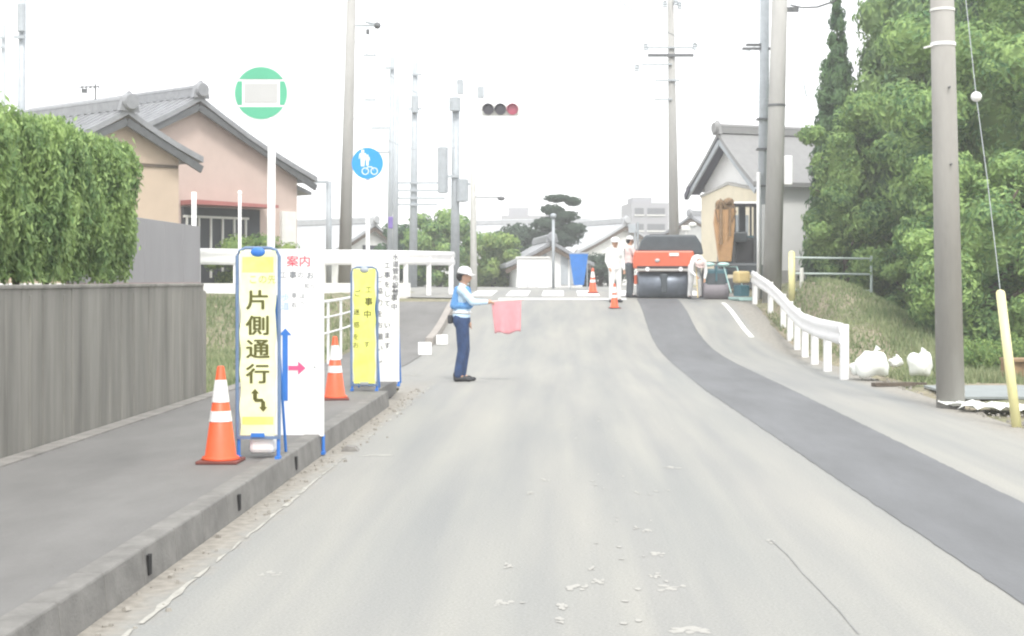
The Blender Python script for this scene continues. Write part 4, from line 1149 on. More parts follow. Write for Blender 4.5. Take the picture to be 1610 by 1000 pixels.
# blue round sign
c = px(578, 257, 28)
t = thing('blue_round_sign', 'round blue walking and cycling sign on a white post', 'sign', (c.x, 28, g(28)))
dz = c.z - g(28)
MB().tube((0, .03, 0), (0, .03, dz + .2), .04, .038, 14).build('pole', M['white'], t, smooth=True)
ds = MB().lathe([(.005, 0), (.3, 0), (.3, .02), (.005, .02)], (0, -.03, dz), 48, 'Y').build('disc', M['signblue'], t)
mb = MB()
def fig(cx, cz, s):
    P_ = [[(-.025, .10), (.025, .10), (.025, .15), (-.025, .15)], [(-.045, .09), (.045, .09), (.035, -.02), (-.035, -.02)], [(-.035, -.02), (-.003, -.02), (-.003, -.15), (-.03, -.15)], [(.003, -.02), (.035, -.02), (.03, -.15), (.003, -.15)],
          [(-.045, .09), (-.06, .08), (-.07, -.01), (-.055, -.01)], [(.045, .09), (.06, .08), (.07, -.01), (.055, -.01)]]
    for p in P_: mb.add([(cx + x_ * s, -.034, dz + cz + z_ * s) for x_, z_ in p], [tuple(range(4))])
fig(-.09, .1, 1.05); fig(.0, .06, .7)
for xc_ in (-.09 + .05, .13):
    n_ = 18; v_ = []
    for k in range(n_):
        a_ = 2 * math.pi * k / n_; v_ += [(xc_ + .055 * math.cos(a_), -.034, dz - .15 + .055 * math.sin(a_)), (xc_ + .07 * math.cos(a_), -.034, dz - .15 + .07 * math.sin(a_))]
    mb.add(v_, [(2 * k, 2 * k + 1, (2 * k + 3) % (2 * n_), (2 * k + 2) % (2 * n_)) for k in range(n_)])
mb.add([(-.04, -.034, dz - .15), (.0, -.034, dz - .06), (.09, -.034, dz - .06), (.13, -.034, dz - .15), (.075, -.034, dz - .075), (.01, -.034, dz - .075)], [(0, 1, 5), (1, 2, 4, 5), (2, 3, 4)])
mb.build('pictogram', M['white'], ds)

# ------------------------------------------------------------------ cones
def make_cone(label):
    t = thing('traffic_cone', label, 'cone', group='orange and white traffic cones')
    MB().box((0, 0, .012), (.30, .30, .024)).build('base', M['conebase'], t, bevel=.008)
    def rad(z): return .115 - (.115 - .025) * (z - .03) / .67
    b = MB().lathe([(.14, .024), (.13, .045), (rad(.05), .05), (rad(.69), .69), (.02, .7)], (0, 0, 0), 28).build('body', M['conered'], t, smooth=True)
    for z0, z1 in ((.30, .375), (.44, .60)):
        MB().lathe([(rad(z0) + .001, z0), (rad(z0) + .0035, z0), (rad(z1) + .0035, z1), (rad(z1) + .001, z1)], (0, 0, 0), 28).build('reflective_band', M['white'], t, smooth=False)
    return t
k1 = make_cone('nearest orange and white cone left of the big yellow board')
k1.location = (-2.475, 10.62, .175)
for lab, (x_, y_, z_), rz, s in (('orange and white cone between the two pairs of boards', (-2.51, 16.2, .175), .2, 1),
                       ('far upright cone next to the blue banner', (px(932, 0, 43).x, 43, 1.11), .1, 1.05),
                       ('red low cone at the foot of the white worker near the crest', (px(966, 0, 36.9).x, 36.9, .78), .3, .9)):
    k = copy_tree(k1); k['label'] = lab; k.location = (x_, y_, z_); k.rotation_euler = (0, 0, rz); k.scale = (s, s, s)

# ------------------------------------------------------------------ people
def remeshed(mb, voxel, smooth=3):
    me = mb.mesh('tmp'); o = bpy.data.objects.new('tmp', me); C.objects.link(o)
    r = o.modifiers.new('r', 'REMESH'); r.mode = 'VOXEL'; r.voxel_size = voxel; r.use_smooth_shade = True
    s = o.modifiers.new('s', 'SMOOTH'); s.iterations = smooth; s.factor = .5
    dg = bpy.context.evaluated_depsgraph_get()
    m2 = bpy.data.meshes.new_from_object(o.evaluated_get(dg))
    bpy.data.objects.remove(o); bpy.data.meshes.remove(me)
    return m2
def cap(mb, a_, b_, ra, rb):
    mb.tube(a_, b_, ra, rb, 14); mb.ellip(a_, (ra,) * 3, 14, 8); mb.ellip(b_, (rb,) * 3, 14, 8)
def rm_obj(name, mb, m, parent, voxel, sm_=3):
    me = remeshed(mb, voxel, sm_); me.name = name; me.materials.clear(); me.materials.append(m)
    for p in me.polygons: p.use_smooth = True
    o = bpy.data.objects.new(name, me); C.objects.link(o); o.parent = parent; return o
def person(label, J, loc, rz, shirt, trousers, hat, vx=.012, vest=None, belt=None, group=None, facing=(1, 0)):
    """J: joints in local coordinates; the figure faces local +X"""
    t = thing('person', label, 'person', loc, rz, group=group)
    V_ = {k: Vector(v) for k, v in J.items() if not isinstance(v, str)}
    hd = V_['head']; nk = V_['neck']; ch = V_['chest']; pv = V_['pelvis']
    fx = (hd - nk).normalized(); 
    F = Vector(J.get('face', (1, 0, 0))).normalized(); Lr = Vector((0, 1, 0))
    mb = MB()
    mb.ellip(hd, (.092, .076, .115), 16, 12); mb.ellip(hd + F * .02 + Vector((0, 0, -.055)), (.07, .055, .055), 12, 8)
    mb.ellip(hd + F * .098 + Vector((0, 0, -.02)), (.022, .014, .024), 8, 6)      # nose
    mb.ellip(hd + F * .088 + Vector((0, 0, -.06)), (.012, .026, .010), 8, 6)      # mouth
    for s_ in (-1, 1):
        mb.ellip(hd + Vector((-.005, s_ * .078, -.01)), (.018, .012, .03), 8, 6)    # ears
        mb.ellip(hd + F * .078 + Vector((0, s_ * .03, .02)), (.016, .018, .012), 8, 6)
    cap(mb, nk - Vector((0, 0, .03)), hd - Vector((0, 0, .06)), .055, .052)
    cap(mb, ch, pv, .115, .11); mb.ellip(ch, (.11, .16, .15)); mb.ellip(pv, (.11, .15, .12))
    for s_ in ('l', 'r'):
        sh, el, wr, hip, kn, an, to = (V_[k + s_] for k in ('sh_', 'el_', 'wr_', 'hip_', 'kn_', 'an_', 'toe_'))
        cap(mb, sh, el, .048, .038); cap(mb, el, wr, .038, .026); cap(mb, ch + (sh - ch) * .4, sh, .07, .05)
        cap(mb, hip, kn, .078, .052); cap(mb, kn, an, .05, .036); cap(mb, an, to, .035, .03)
        d = (V_.get('hand_' + s_, wr + (wr - el).normalized() * .09) - wr)
        dn = d.normalized(); side = dn.cross(Vector((0, 1, 0.01))).normalized(); sd_ = dn.cross(side).normalized()
        # palm + fingers
        mb.ellip(wr + d * .45, (.035, .026, .035), 10, 8); cap(mb, wr, wr + d * .6, .026, .026)
        grip = (s_ == J.get('grip', '-'))
        for i, (off, ln) in enumerate(((-.03, .062), (-.01, .072), (.01, .068), (.03, .055))):
            p0 = wr + d * .8 + sd_ * off; bend = -side if grip else -side * .35
            p1 = p0 + dn * ln * .5 + bend * (.02 if grip else .008); p2 = p1 + (dn * (-.25 if grip else .4) + bend * (.9 if grip else .4)) * ln * .5
            cap(mb, p0, p1, .0105, .0095); cap(mb, p1, p2, .0095, .0085)
        p0 = wr + d * .35 + sd_ * -.028; p1 = p0 + dn * .03 + sd_ * -.018 - side * .012; cap(mb, p0, p1, .013, .011); cap(mb, p1, p1 + dn * .025 - side * .01, .011, .0095)
    rm_obj('body', mb, M['skin'], t, min(vx, .011) if vx < .015 else vx, 2)
    # shirt
    mb = MB()
    cap(mb, ch + Vector((0, 0, .05)), pv + Vector((0, 0, .06)), .125, .128)
    mb.ellip(ch + Vector((0, 0, .02)), (.135, .19, .17)); mb.ellip((ch + pv) / 2, (.13, .165, .2)); mb.ellip(pv + Vector((0, 0, .04)), (.135, .172, .11))
    for s_ in ('l', 'r'):
        sh, el, wr = (V_[k + s_] for k in ('sh_', 'el_', 'wr_'))
        cap(mb, ch + (sh - ch) * .5 + Vector((0, 0, .02)), sh, .085, .066); cap(mb, sh, el, .066, .054); cap(mb, el, el + (wr - el) * .93, .053, .04)
    cap(mb, nk - Vector((0, 0, .05)), nk, .07, .06)
    rm_obj('shirt', mb, shirt, t, vx + .004, 3)
    mb = MB(); mb.ellip(pv + Vector((0, 0, -.01)), (.14, .175, .12))
    for s_ in ('l', 'r'):
        hip, kn, an = (V_[k + s_] for k in ('hip_', 'kn_', 'an_'))
        cap(mb, hip, kn, .098, .076); cap(mb, kn, an + (kn - an) * .06, .074, .066)
        mb.ellip(hip + Vector((-.03, 0, .02)), (.105, .095, .12))
    rm_obj('trousers', mb, trousers, t, vx + .004, 3)
    for s_ in ('l', 'r'):
        an, to = V_['an_' + s_], V_['toe_' + s_]; mb = MB()
        cap(mb, an + Vector((-.02, 0, -.035)), an * .3 + to * .7 + Vector((0, 0, 0)), .045, .04); cap(mb, an + Vector((-.025, 0, .03)), an + Vector((-.02, 0, -.04)), .045, .045); mb.ellip(to, (.06, .042, .032))
        rm_obj('shoe', mb, M['black'], t, .012, 2)
    mb = MB(); up = fx
    q = fx.to_track_quat('Z', 'Y').to_matrix()
    hc = hd + fx * .035
    n_ = 18; vv = []; 
    rings = [(.128, .0), (.126, .03), (.115, .065), (.09, .095), (.05, .113), (.01, .118)]
    for r__, z__ in rings:
        for i in range(n_):
            a_ = 2 * math.pi * i / n_; vv.append(hc + q @ Vector((r__ * math.cos(a_), r__ * .86 * math.sin(a_), z__)))
    ff = [(k * n_ + i, k * n_ + (i + 1) % n_, (k + 1) * n_ + (i + 1) % n_, (k + 1) * n_ + i) for k in range(5) for i in range(n_)] + [tuple(range(n_ - 1, -1, -1)), tuple(range(5 * n_, 6 * n_))]
    mb.add(vv, ff)
    # peak
    pk = []
    for i in range(9):
        a_ = -1.1 + 2.2 * i / 8; d_ = Vector((math.cos(a_), math.sin(a_) * .86, 0)); dv = F * d_.x + Vector((0, d_.y, 0))
        pk += [hc + dv * .115, hc + dv * (.165 + .015 * math.cos(a_)) - Vector((0, 0, .012)), hc + dv * .115 - Vector((0, 0, .01)), hc + dv * (.165) - Vector((0, 0, .022))]
    pf = []
    for i in range(8):
        a_ = 4 * i; pf += [(a_, a_ + 1, a_ + 5, a_ + 4), (a_ + 3, a_ + 2, a_ + 6, a_ + 7), (a_ + 1, a_ + 3, a_ + 7, a_ + 5)]
    mb.add(pk, pf)
    mb.build('helmet', hat, t, smooth=True)
    mb = MB(); mb.ellip(hd + Vector((-.012, 0, .012)) - F * .012, (.094, .081, .10), 14, 10); mb.build('hair', M['hair'], t, smooth=True)
    return t, V_
STAND = dict(head=(.01, 0, 1.56), neck=(0, 0, 1.42), chest=(0, 0, 1.24), pelvis=(-.01, 0, .92),
             sh_l=(0, .19, 1.36), el_l=(-.02, .23, 1.09), wr_l=(.05, .23, .85), sh_r=(0, -.19, 1.36), el_r=(-.02, -.23, 1.09), wr_r=(.05, -.23, .85),
             hip_l=(0, .085, .88), kn_l=(.02, .1, .47), an_l=(-.01, .11, .08), toe_l=(.15, .12, .035),
             hip_r=(0, -.085, .88), kn_r=(.02, -.1, .47), an_r=(-.01, -.11, .08), toe_r=(.15, -.12, .035))
J = dict(STAND); J.update(el_r=(.17, -.2, 1.17), wr_r=(.38, -.17, 1.175), hand_r=(.46, -.17, 1.18), grip='r', chest=(.01, 0, 1.22), head=(.03, 0, 1.55), neck=(.01, 0, 1.42),
         el_l=(-.03, .22, 1.1), wr_l=(.08, .19, .88), kn_l=(.04, .05, .47), an_l=(-.01, .05, .08), toe_l=(.15, .06, .035), kn_r=(.01, -.06, .47), an_r=(-.06, -.07, .08), toe_r=(.10, -.075, .035))
tp_, V_ = person('traffic guard in pale shirt and navy trousers holding out the flag', J, (-1.47, 21.6, 0), 0, M['shirt'], M['navy'], M['white'], vx=.011)
# vest, belt, pouch
mb = MB(); mb.ellip((0, 0, 1.02), (.147, .186, .05)); rm_obj('white_belt', mb, M['wcloth'], tp_, .012, 2)
mb = MB(); mb.ellip((.005, 0, 1.12), (.146, .19, .10)); cap(mb, (-.06, -.13, 1.36), (-.11, -.12, 1.12), .05, .06); cap(mb, (-.06, .13, 1.36), (-.11, .12, 1.12), .05, .06)
cap(mb, (.08, -.12, 1.36), (.11, -.12, 1.12), .045, .05); cap(mb, (.08, .12, 1.36), (.11, .12, 1.12), .045, .05)
rm_obj('vest', mb, M['vest'], tp_, .012, 2)
MB().box((-.17, -.05, .92), (.07, .14, .13)).build('pouch', M['black'], tp_, bevel=.02)
# flag held in the right hand (own thing)
t = thing('signal_flag', 'pink red flag hanging from a short stick in the guard hand', 'flag', (-1.47 + .40, 21.6 - .17, 1.18))
MB().tube((-.06, -.01, -.005), (.52, -.01, .03), .011, n=8).build('stick', M['pcloth'], t)
mb = MB(); nx_, nz_ = 16, 14
for j in range(nz_ + 1):
    for i in range(nx_ + 1):
        f = i / nx_; gq = j / nz_
        x_ = .04 + .44 * f - .0 + .03 * gq * (1 - 2 * f) + .02 * gq
        z_ = .0 + .025 * f - .47 * gq * (1 - .04 * math.sin(f * 9)); y_ = -.01 + .035 * gq * math.sin(f * 11 + gq * 1.5)
        mb.v.append((x_, y_, z_))
for j in range(nz_):
    for i in range(nx_): mb.f.append((j * (nx_ + 1) + i, j * (nx_ + 1) + i + 1, (j + 1) * (nx_ + 1) + i + 1, (j + 1) * (nx_ + 1) + i))
o = mb.build('cloth', M['flag'], t, smooth=True); sl = o.modifiers.new('s', 'SOLIDIFY'); sl.thickness = .003
WK = 'road workers at the crest'
J2 = dict(STAND); J2.update(wr_r=(.1, -.2, .9))
person('worker dressed all in white standing left of the roller', J2, (px(967, 0, 38.3).x, 38.3, g(38.3)), math.radians(-70), M['wcloth'], M['wcloth'], M['white'], vx=.018, group=WK)
J3 = dict(STAND); J3.update(el_r=(.12, -.24, 1.12), wr_r=(.3, -.2, 1.05))
person('worker in pale pink top and dark trousers beside the roller', J3, (px(990, 0, 40.2).x, 40.2, g(40.2)), math.radians(15), M['pcloth'], M['machdark'], M['white'], vx=.018, group=WK)
J4 = dict(STAND); J4.update(head=(.46, 0, .98), neck=(.36, 0, 1.04), chest=(.24, 0, 1.02), pelvis=(-.08, 0, .86), sh_l=(.33, .17, 1.0), el_l=(.36, .2, .75), wr_l=(.46, .14, .55), sh_r=(.33, -.17, 1.0), el_r=(.36, -.2, .75), wr_r=(.46, -.1, .62),
                           face=(.75, 0, -.65), hip_l=(-.08, .085, .84), hip_r=(-.08, -.085, .84), kn_l=(.03, .13, .46), kn_r=(.03, -.13, .46), an_l=(-.03, .15, .08), an_r=(-.03, -.15, .08), toe_l=(.13, .16, .035), toe_r=(.13, -.16, .035))
person('worker in white bending forward between roller and small machine', J4, (px(1095, 0, 39.2).x, 39.6, g(39.4)), math.radians(-80), M['wcloth'], M['wcloth'], M['pcloth'], vx=.018, group=WK)
rake = thing('asphalt_rake', 'long handled rake held by the bending worker', 'rake', (px(1095, 0, 39.2).x - .02, 39.1, g(39.1)))
MB().tube((0, -.5, .05), (.02, .25, .95), .014, n=8).build('handle', M['tan'], rake)
MB().box((0, -.52, .04), (.34, .03, .05)).build('head', M['steeld'], rake)

# ------------------------------------------------------------------ machines
c = px(1044, 0, 39.7)
t = thing('road_roller', 'orange red road roller with dark hood facing the camera', 'road roller', (c.x, 39.7, g(39.7)), math.radians(-2))
def drum(y_, r=.36, w=1.4): return MB().lathe([(.02, -w / 2), (r - .02, -w / 2), (r, -w / 2 + .02), (r, w / 2 - .02), (r - .02, w / 2), (.02, w / 2)], (0, y_, r), 40, 'X')
drum(.36, .37).build('front_drum', M['drum'], t, smooth=True)
drum(2.5, .37).build('rear_drum', M['drum'], t, smooth=True)
for s_ in (-1, 1): MB().box((s_ * .76, .5, .52), (.09, .6, .26)).build('fork', M['machred'], t, bevel=.03)
MB().box((0, -.03, .42), (.16, .07, .5)).box((0, .1, .62), (.2, .3, .1)).build('scraper_bracket', M['machdark'], t, bevel=.015)
MB().box((0, .28, .78), (1.45, .62, .07)).build('bumper', M['concrete_pale'], t, bevel=.02)
mb = MB(); mb.prism([(-.83, .82), (.83, .82), (.85, 1.05), (.8, 1.3), (-.8, 1.3), (-.85, 1.05)], .0, 1.1); bd = mb.build('body', M['machred'], t, bevel=.04)
MB().box((.02, -.004, .86), (1.5, .03, .05)).build('grille_slot', M['black'], bd)
MB().box((.27, -.01, 1.2), (.26, .03, .08)).build('badge_plate', M['white'], bd)
MB().ellip((-.18, -.01, 1.04), (.07, .03, .05)).build('lamp', M['palecream'], bd, True)
for s_ in (-1, 1): MB().lathe([(.01, 0), (.06, 0), (.06, -.04), (.01, -.045)], (s_ * .45, -.03, .8), 14, 'Y').build('headlight', M['white'], t)
mb = MB(); mb.prism([(-.72, 1.28), (1.08, 1.2), (1.02, 1.5), (.86, 1.74), (-.48, 1.74), (-.6, 1.6)], .15, 1.35); mb.build('hood', M['machdark'], t, bevel=.05)
MB().box((0, 2.3, .85), (1.3, 1.5, .7)).build('rear_body', M['machred'], t, bevel=.05)
MB().box((-.1, 2.0, 1.35), (.5, .5, .1)).box((-.1, 2.28, 1.6), (.5, .1, .45)).build('seat', M['black'], t, bevel=.03)
MB().tube((-.78, .3, 1.2), (-.78, .35, 1.9), .025).box((-.86, .33, 1.92), (.2, .06, .24)).build('mirror', M['steel'], t)
MB().tube((-.7, .6, 1.2), (-.7, .6, 2.1), .03).build('exhaust', M['steel'], t)
MB().tube((.62, .5, 1.7), (.62, .5, 1.86), .03).box((.62, .5, 1.93), (.26, .1, .15)).ellip((.8, .48, 2.02), (.12, .08, .08)).build('work_lamp', M['offwhite'], t, bevel=.02)

# small walk behind roller
c = px(1127, 0, 39.2)
t = thing('walk_behind_roller', 'small teal walk behind roller right of the orange roller', 'small roller', (c.x, 39.4, g(39.3)))
MB().lathe([(.02, -.34), (.22, -.34), (.24, -.32), (.24, .32), (.22, .34), (.02, .34)], (0, .1, .24), 30, 'X').build('front_drum', mat('dull_drum', (.22, .2, .22), .6), t, smooth=True)
MB().lathe([(.02, -.34), (.22, -.34), (.24, -.32), (.24, .32), (.22, .34), (.02, .34)], (0, .75, .24), 30, 'X').build('rear_drum', M['drum'], t, smooth=True)
MB().box((0, .4, .62), (.62, .9, .42)).build('engine_cover', M['teal'], t, bevel=.05)
MB().box((0, -.06, .55), (.5, .04, .3)).build('grille', M['machdark'], t)
MB().box((0, -.09, .7), (.05, .05, .42)).build('centre_bar', M['teal'], t)
for s_ in (-1, 1): MB().ellip((s_ * .2, -.02, .94), (.17, .12, .06)).build('cap', M['palete'], t, True)
MB().path([(-.25, .8, .7), (-.25, 1.3, 1.0), (0.0, 1.4, 1.02), (.25, 1.3, 1.0), (.25, .8, .7)], .02, 8).build('handle', M['black'], t)
# mini excavator
c = px(1150, 0, 43.5)
t = thing('mini_excavator', 'mini excavator with raised orange boom and white canopy roof', 'excavator', (c.x, 43.5, g(43.5)))
pm = FOC / 43.5
def ex(x_): return (x_ - 1150) / pm
def ez(y_): return 1.5 + (440 - y_) / pm - g(43.5)
for s_ in (-1, 1):
    mb = MB(); mb.prism([(-.1, 0), (-.1, 0)], 0, 0) if False else None
    MB().box((.35 + s_ * .62, .8, .25), (.3, 1.9, .5)).build('track', M['black'], t, bevel=.15)
    
MB().box((.38, .9, .72), (1.45, 1.7, .35)).build('turntable_deck', M['machdark'], t, bevel=.08)
MB().box((.42, 1.2, 1.25), (1.35, 1.0, .95)).build('engine_body', M['teal'], t, bevel=.12)
MB().box((.45, .62, 1.2), (.6, .45, .9)).build('seat', M['black'], t, bevel=.06)
rf = MB().box((.33, .8, ez(319)), (1.0, 1.15, .09)).build('canopy_roof', M['white'], t, bevel=.03)
for (x_, y_) in ((.12, .3), (.74, .3), (.12, 1.3), (.74, 1.3)): MB().tube((x_, y_, .9), (x_, y_, ez(321)), .035 if y_ > 1 else .045).build('canopy_post', M['steeld'], t)
mb = MB(); mb.prism([(ex(1129), ez(412)), (ex(1148), ez(412)), (ex(1154), ez(350)), (ex(1152), ez(328)), (ex(1123), ez(328)), (ex(1121), ez(350))], -.35, .0); bm_ = mb.build('boom', M['orange'], t, bevel=.03)
MB().tube((ex(1131), -.45, ez(385)), (ex(1131), -.42, ez(325)), .045).tube((ex(1145), -.45, ez(372)), (ex(1145), -.42, ez(328)), .035).build('hydraulic_cylinder', M['rust'], bm_)
mb = MB(); mb.box((ex(1137), -.2, ez(326)), (.5, .3, .22)); mb.ellip((ex(1130), -.3, ez(322)), (.14, .14, .14)); mb.ellip((ex(1144), -.3, ez(318)), (.16, .14, .12)); mb.build('arm_pivot', M['rust'], bm_, bevel=.03)
MB().path([(ex(1127), -.4, ez(350)), (ex(1122), -.5, ez(332)), (ex(1130), -.5, ez(314)), (ex(1140), -.45, ez(322))], .02, 6).path([(ex(1148), -.4, ez(350)), (ex(1154), -.5, ez(334)), (ex(1147), -.5, ez(315)), (ex(1138), -.45, ez(322))], .02, 6).build('hose', M['rust'], bm_)
MB().box((ex(1170), .55, ez(352)), (.2, .25, 1.25)).box((ex(1163), .3, ez(372)), (.5, .3, .3)).build('control_column', M['machdark'], t, bevel=.04)
MB().box((ex(1172), .3, ez(322)), (.9, 1.1, .05)).build('canopy_underside', M['black'], t)  # black sheet just below the canopy roof
MB().box((.36, -.45, .28), (1.5, .12, .32)).build('dozer_blade', M['steeld'], t, bevel=.03)
# plate compactor
c = px(1168, 0, 38.6)
t = thing('plate_compactor', 'tan and teal plate compactor at the top end of the guardrail', 'compactor', (c.x, 38.9, g(38.9)), .4)
MB().prism([(-.25, .05), (-.2, .0), (.2, .0), (.25, .05), (.25, .09), (-.25, .09)], -.28, .28).build('base_plate', M['palete'], t)
MB().box((0, 0, .26), (.3, .36, .3)).build('engine', M['teal'], t, bevel=.03)
MB().box((0, 0, .62), (.38, .34, .32)).build('tank', M['tan'], t, bevel=.06)
MB().path([(-.2, .2, .2), (-.2, .6, .9), (.2, .6, .9), (.2, .2, .2)], .018, 8).build('handle', M['palete'], t)

# ------------------------------------------------------------------ debris
def bag(x_, y_, Y, s, seed, label):
    c = px(x_, y_, Y); rr = random.Random(seed); mb = MB()
    base = MB().ellip((0, 0, 0), (1, 1, 1), 22, 14)
    for p in base.v:
        v = Vector(p); k = 1 + .20 * math.sin(v.x * 4.2 + seed) * math.sin(v.z * 2.6 + seed) + .035 * math.sin(v.y * 6 + v.z * 4 + seed) + .03 * math.sin(v.x * 8 + v.z * 5)
        mb.v.append((v.x * s[0] * k, v.y * s[1] * k, max(-.8, v.z) * s[2] * k + s[2] * .8))
    mb.f = base.f
    t = thing('rubbish_bag', label, 'bag', (c.x, Y, c.z))
    mb.build('sack', M['bag'], t, smooth=True)
    MB().path([(s[0] * .15, 0, s[2] * 1.45), (s[0] * .18, -.02, s[2] * 1.8), (s[0] * .30, -.03, s[2] * 1.98)], [.07, .022, .05], 8).build('knot', M['bag'], t, smooth=True)
BG = 'white rubbish bags on the verge'
bag(1372, 592, 21.8, (.27, .22, .22), 1, 'plump white rubbish bag just past the end of the guardrail')
bag(1446, 591, 21.6, (.2, .2, .20), 5, 'slumped white rubbish bag next to the thick concrete pole')
bag(1408, 576, 22.2, (.11, .1, .075), 9, 'smallest white plastic bundle between the two larger bags')
bag(1352, 588, 22.0, (.15, .14, .12), 13, 'small white bag leaning on the left side of the plump bag')
# crumpled white sheet at pole foot
mb = MB(); rr = random.Random(4); nx_, ny_ = 14, 8
for j in range(ny_ + 1):
    for i in range(nx_ + 1):
        mb.v.append((i / nx_ * .85 + rr.uniform(-.02, .02) + .1 * math.sin(j * .9), j / ny_ * .8 - .25 * i / nx_ * 3 + rr.uniform(-.02, .02), .03 + abs(.05 * math.sin(i * 1.1 + j * .8)) + rr.uniform(0, .02)))
for j in range(ny_):
    for i in range(nx_): mb.f.append((j * (nx_ + 1) + i, j * (nx_ + 1) + i + 1, (j + 1) * (nx_ + 1) + i + 1, (j + 1) * (nx_ + 1) + i))
c = px(1492, 646, 17.0)
o = mb.build('plastic_sheet', M['bag'], None, loc=(c.x, 16.6, 0.0)); tag(o, 'crumpled white plastic sheet between the thick pole and the guy wire', 'plastic sheet')
sl = o.modifiers.new('s', 'SOLIDIFY'); sl.thickness = .004
c = px(1405, 606, 20.6)
tag(MB().box((0, 0, .03), (.62, .14, .05), Matrix.Rotation(.25, 3, 'Z')).box((.18, .3, .02), (.7, .1, .03), Matrix.Rotation(-.1, 3, 'Z')).build('timber_plank', M['bark'], None, loc=(c.x, 20.6, 0)), 'dark scrap planks lying on the verge below the white bags', 'plank')
c = px(1600, 590, 22)
tag(MB().box((0, 0, .14), (.5, .3, .28), Matrix.Rotation(.3, 3, 'Z')).box((.1, 0, .3), (.7, .5, .04)).build('wooden_crate', M['rust'], None, loc=(c.x + .05, 22, 0)), 'brown crate at the right edge behind the guy wire', 'crate')
# blocks along the left edge
BL = 'pale concrete blocks along the left road edge'
def block(label, x_, y_, Y, s, rz):
    c = px(x_, y_, Y)
    o = MB().box((0, 0, s[2] / 2), s).box((0, -s[1] / 2 - .0, s[2] * .55), (s[0] * .6, .02, s[2] * .4)).build('concrete_block', M['plaster'], None, bevel=.02, loc=(c.x, Y, g(Y)))
    o.rotation_euler = (0, 0, rz); tag(o, label, 'concrete block', BL)
block('pale concrete block nearest the guard on the left road edge', 668, 568, 28.6, (.26, .3, .24), .1)
block('pale concrete block at the foot of the pinkish ramp kerb', 695, 515, 31.0, (.24, .3, .2), .1)
tag(MB().prism([(-.07, 0), (.08, 0), (.05, .035), (-.03, .045)], -.06, .06).build('rubble_chunk', M['walkedge'], None, loc=(-1.86, 12.85, .002)), 'broken pale rubble chunk in the gutter beside the white board', 'rubble')
mb = MB(); rr = random.Random(8)
for k in range(150):
    y_ = rr.uniform(4.5, 20); x_ = -2.02 + abs(rr.gauss(0, .12)); s = rr.uniform(.006, .022)
    mb.box((x_, y_, s * .4), (s * rr.uniform(.8, 2), s * rr.uniform(.8, 2), s), Matrix.Rotation(rr.uniform(0, 3), 3, 'Z') @ Matrix.Rotation(rr.uniform(-.4, .4), 3, 'X'), taper=.7)
for k in range(220):
    y_ = rr.uniform(9, 22); x_ = 4.62 + abs(rr.gauss(0, .35)); s = rr.uniform(.01, .035)
    mb.box((x_, y_, s * .35), (s * rr.uniform(.8, 2), s * rr.uniform(.8, 2), s), Matrix.Rotation(rr.uniform(0, 3), 3, 'Z'), taper=.7)
tag(mb.build('gravel', mat('pale_grit', (.27,.255,.225), .9, .2, 9)), 'loose grit and stones along both road edges', 'gravel', kind='stuff')

# grass tufts
def grass(name, label, pts_fn, n, h, seed):
    rs = np.random.RandomState(seed); V = []; F = []
    for i in range(n):
        x_, y_ = pts_fn(rs); z_ = tz(x_, y_) - .01
        a_ = rs.uniform(0, 6.28); hh = h * rs.uniform(.4, 1.3); w = .012 + .01 * rs.rand(); lx, ly = rs.normal(scale=.3 * hh, size=2)
        k = len(V); V += [(x_ - w * math.cos(a_), y_ - w * math.sin(a_), z_), (x_ + w * math.cos(a_), y_ + w * math.sin(a_), z_), (x_ + lx, y_ + ly, z_ + hh)]; F.append((k, k + 1, k + 2))
    me = bpy.data.meshes.new(name); me.from_pydata(V, [], F); me.materials.append(M['grassm']); me.update()
    o = bpy.data.objects.new(name, me); C.objects.link(o); tag(o, label, 'grass', kind='stuff')
grass('grass', 'rough grass on the bank behind the right guardrail', lambda r: ((lambda u, v: (5.0 + 3.8 * u, 21 + 15 * v))(r.rand(), r.rand())), 16000, .10, 1)
grass('grass', 'grass beside the ramp behind the signboards', lambda r: ((lambda u, v: (-4.4 - 5 * u, 17.5 + 17 * v))(r.rand(), r.rand())), 16000, .13, 2)
grass('grass', 'green grass field right of the thick pole', lambda r: ((lambda u, v: (6.0 + 5 * u, 21 + 9 * v))(r.rand(), r.rand())), 16000, .16, 3)

# ------------------------------------------------------------------ trees
conifer('cypress_tree', 'dark pointed cypress at the left edge of the tree row', 'tree', px(1316, 0, 40).x, 40, 8.9, 1.0, M['leafcyp'], 21, 16000, .13)
conifer('cedar_tree', 'tallest broad conifer left of the thick concrete pole', 'tree', px(1428, 0, 39.5).x, 39.5, 14.5, 2.5, M['leaffir'], 22, 42000, .15)
broad_tree('leafy_shrub', 'rounded shrub climbing below the pointed cypress', 'shrub', px(1328, 0, 38.3).x, 38.3, 6.0, 1.25, M['leafbroad'], 23, 13000, .11, low=.08)
broad_tree('leafy_tree', 'bright green bushy tree low behind the pale pipe fence', 'tree', px(1408, 0, 38.3).x, 38.3, 5.4, 1.95, M['leafbroad'], 24, 30000, .12, low=.02, nb=34)
broad_tree('leafy_tree', 'tall bright green tree right of the thick concrete pole', 'tree', px(1600, 0, 33).x, 33, 9.6, 3.0, M['leafbroad'], 25, 52000, .14, nb=44, low=.1)
broad_tree('leafy_shrub', 'rounded green shrub under the tall tree behind the guy wire', 'shrub', px(1560, 0, 28.5).x, 28.5, 4.0, 1.9, M['leafbroad'], 26, 28000, .11, low=.08, nb=30)
conifer('cedar_tree', 'dark conifer filling the gap behind the tree row', 'tree', px(1490, 0, 44).x, 44, 14, 3.6, M['leafdark'], 27, 26000, .2)
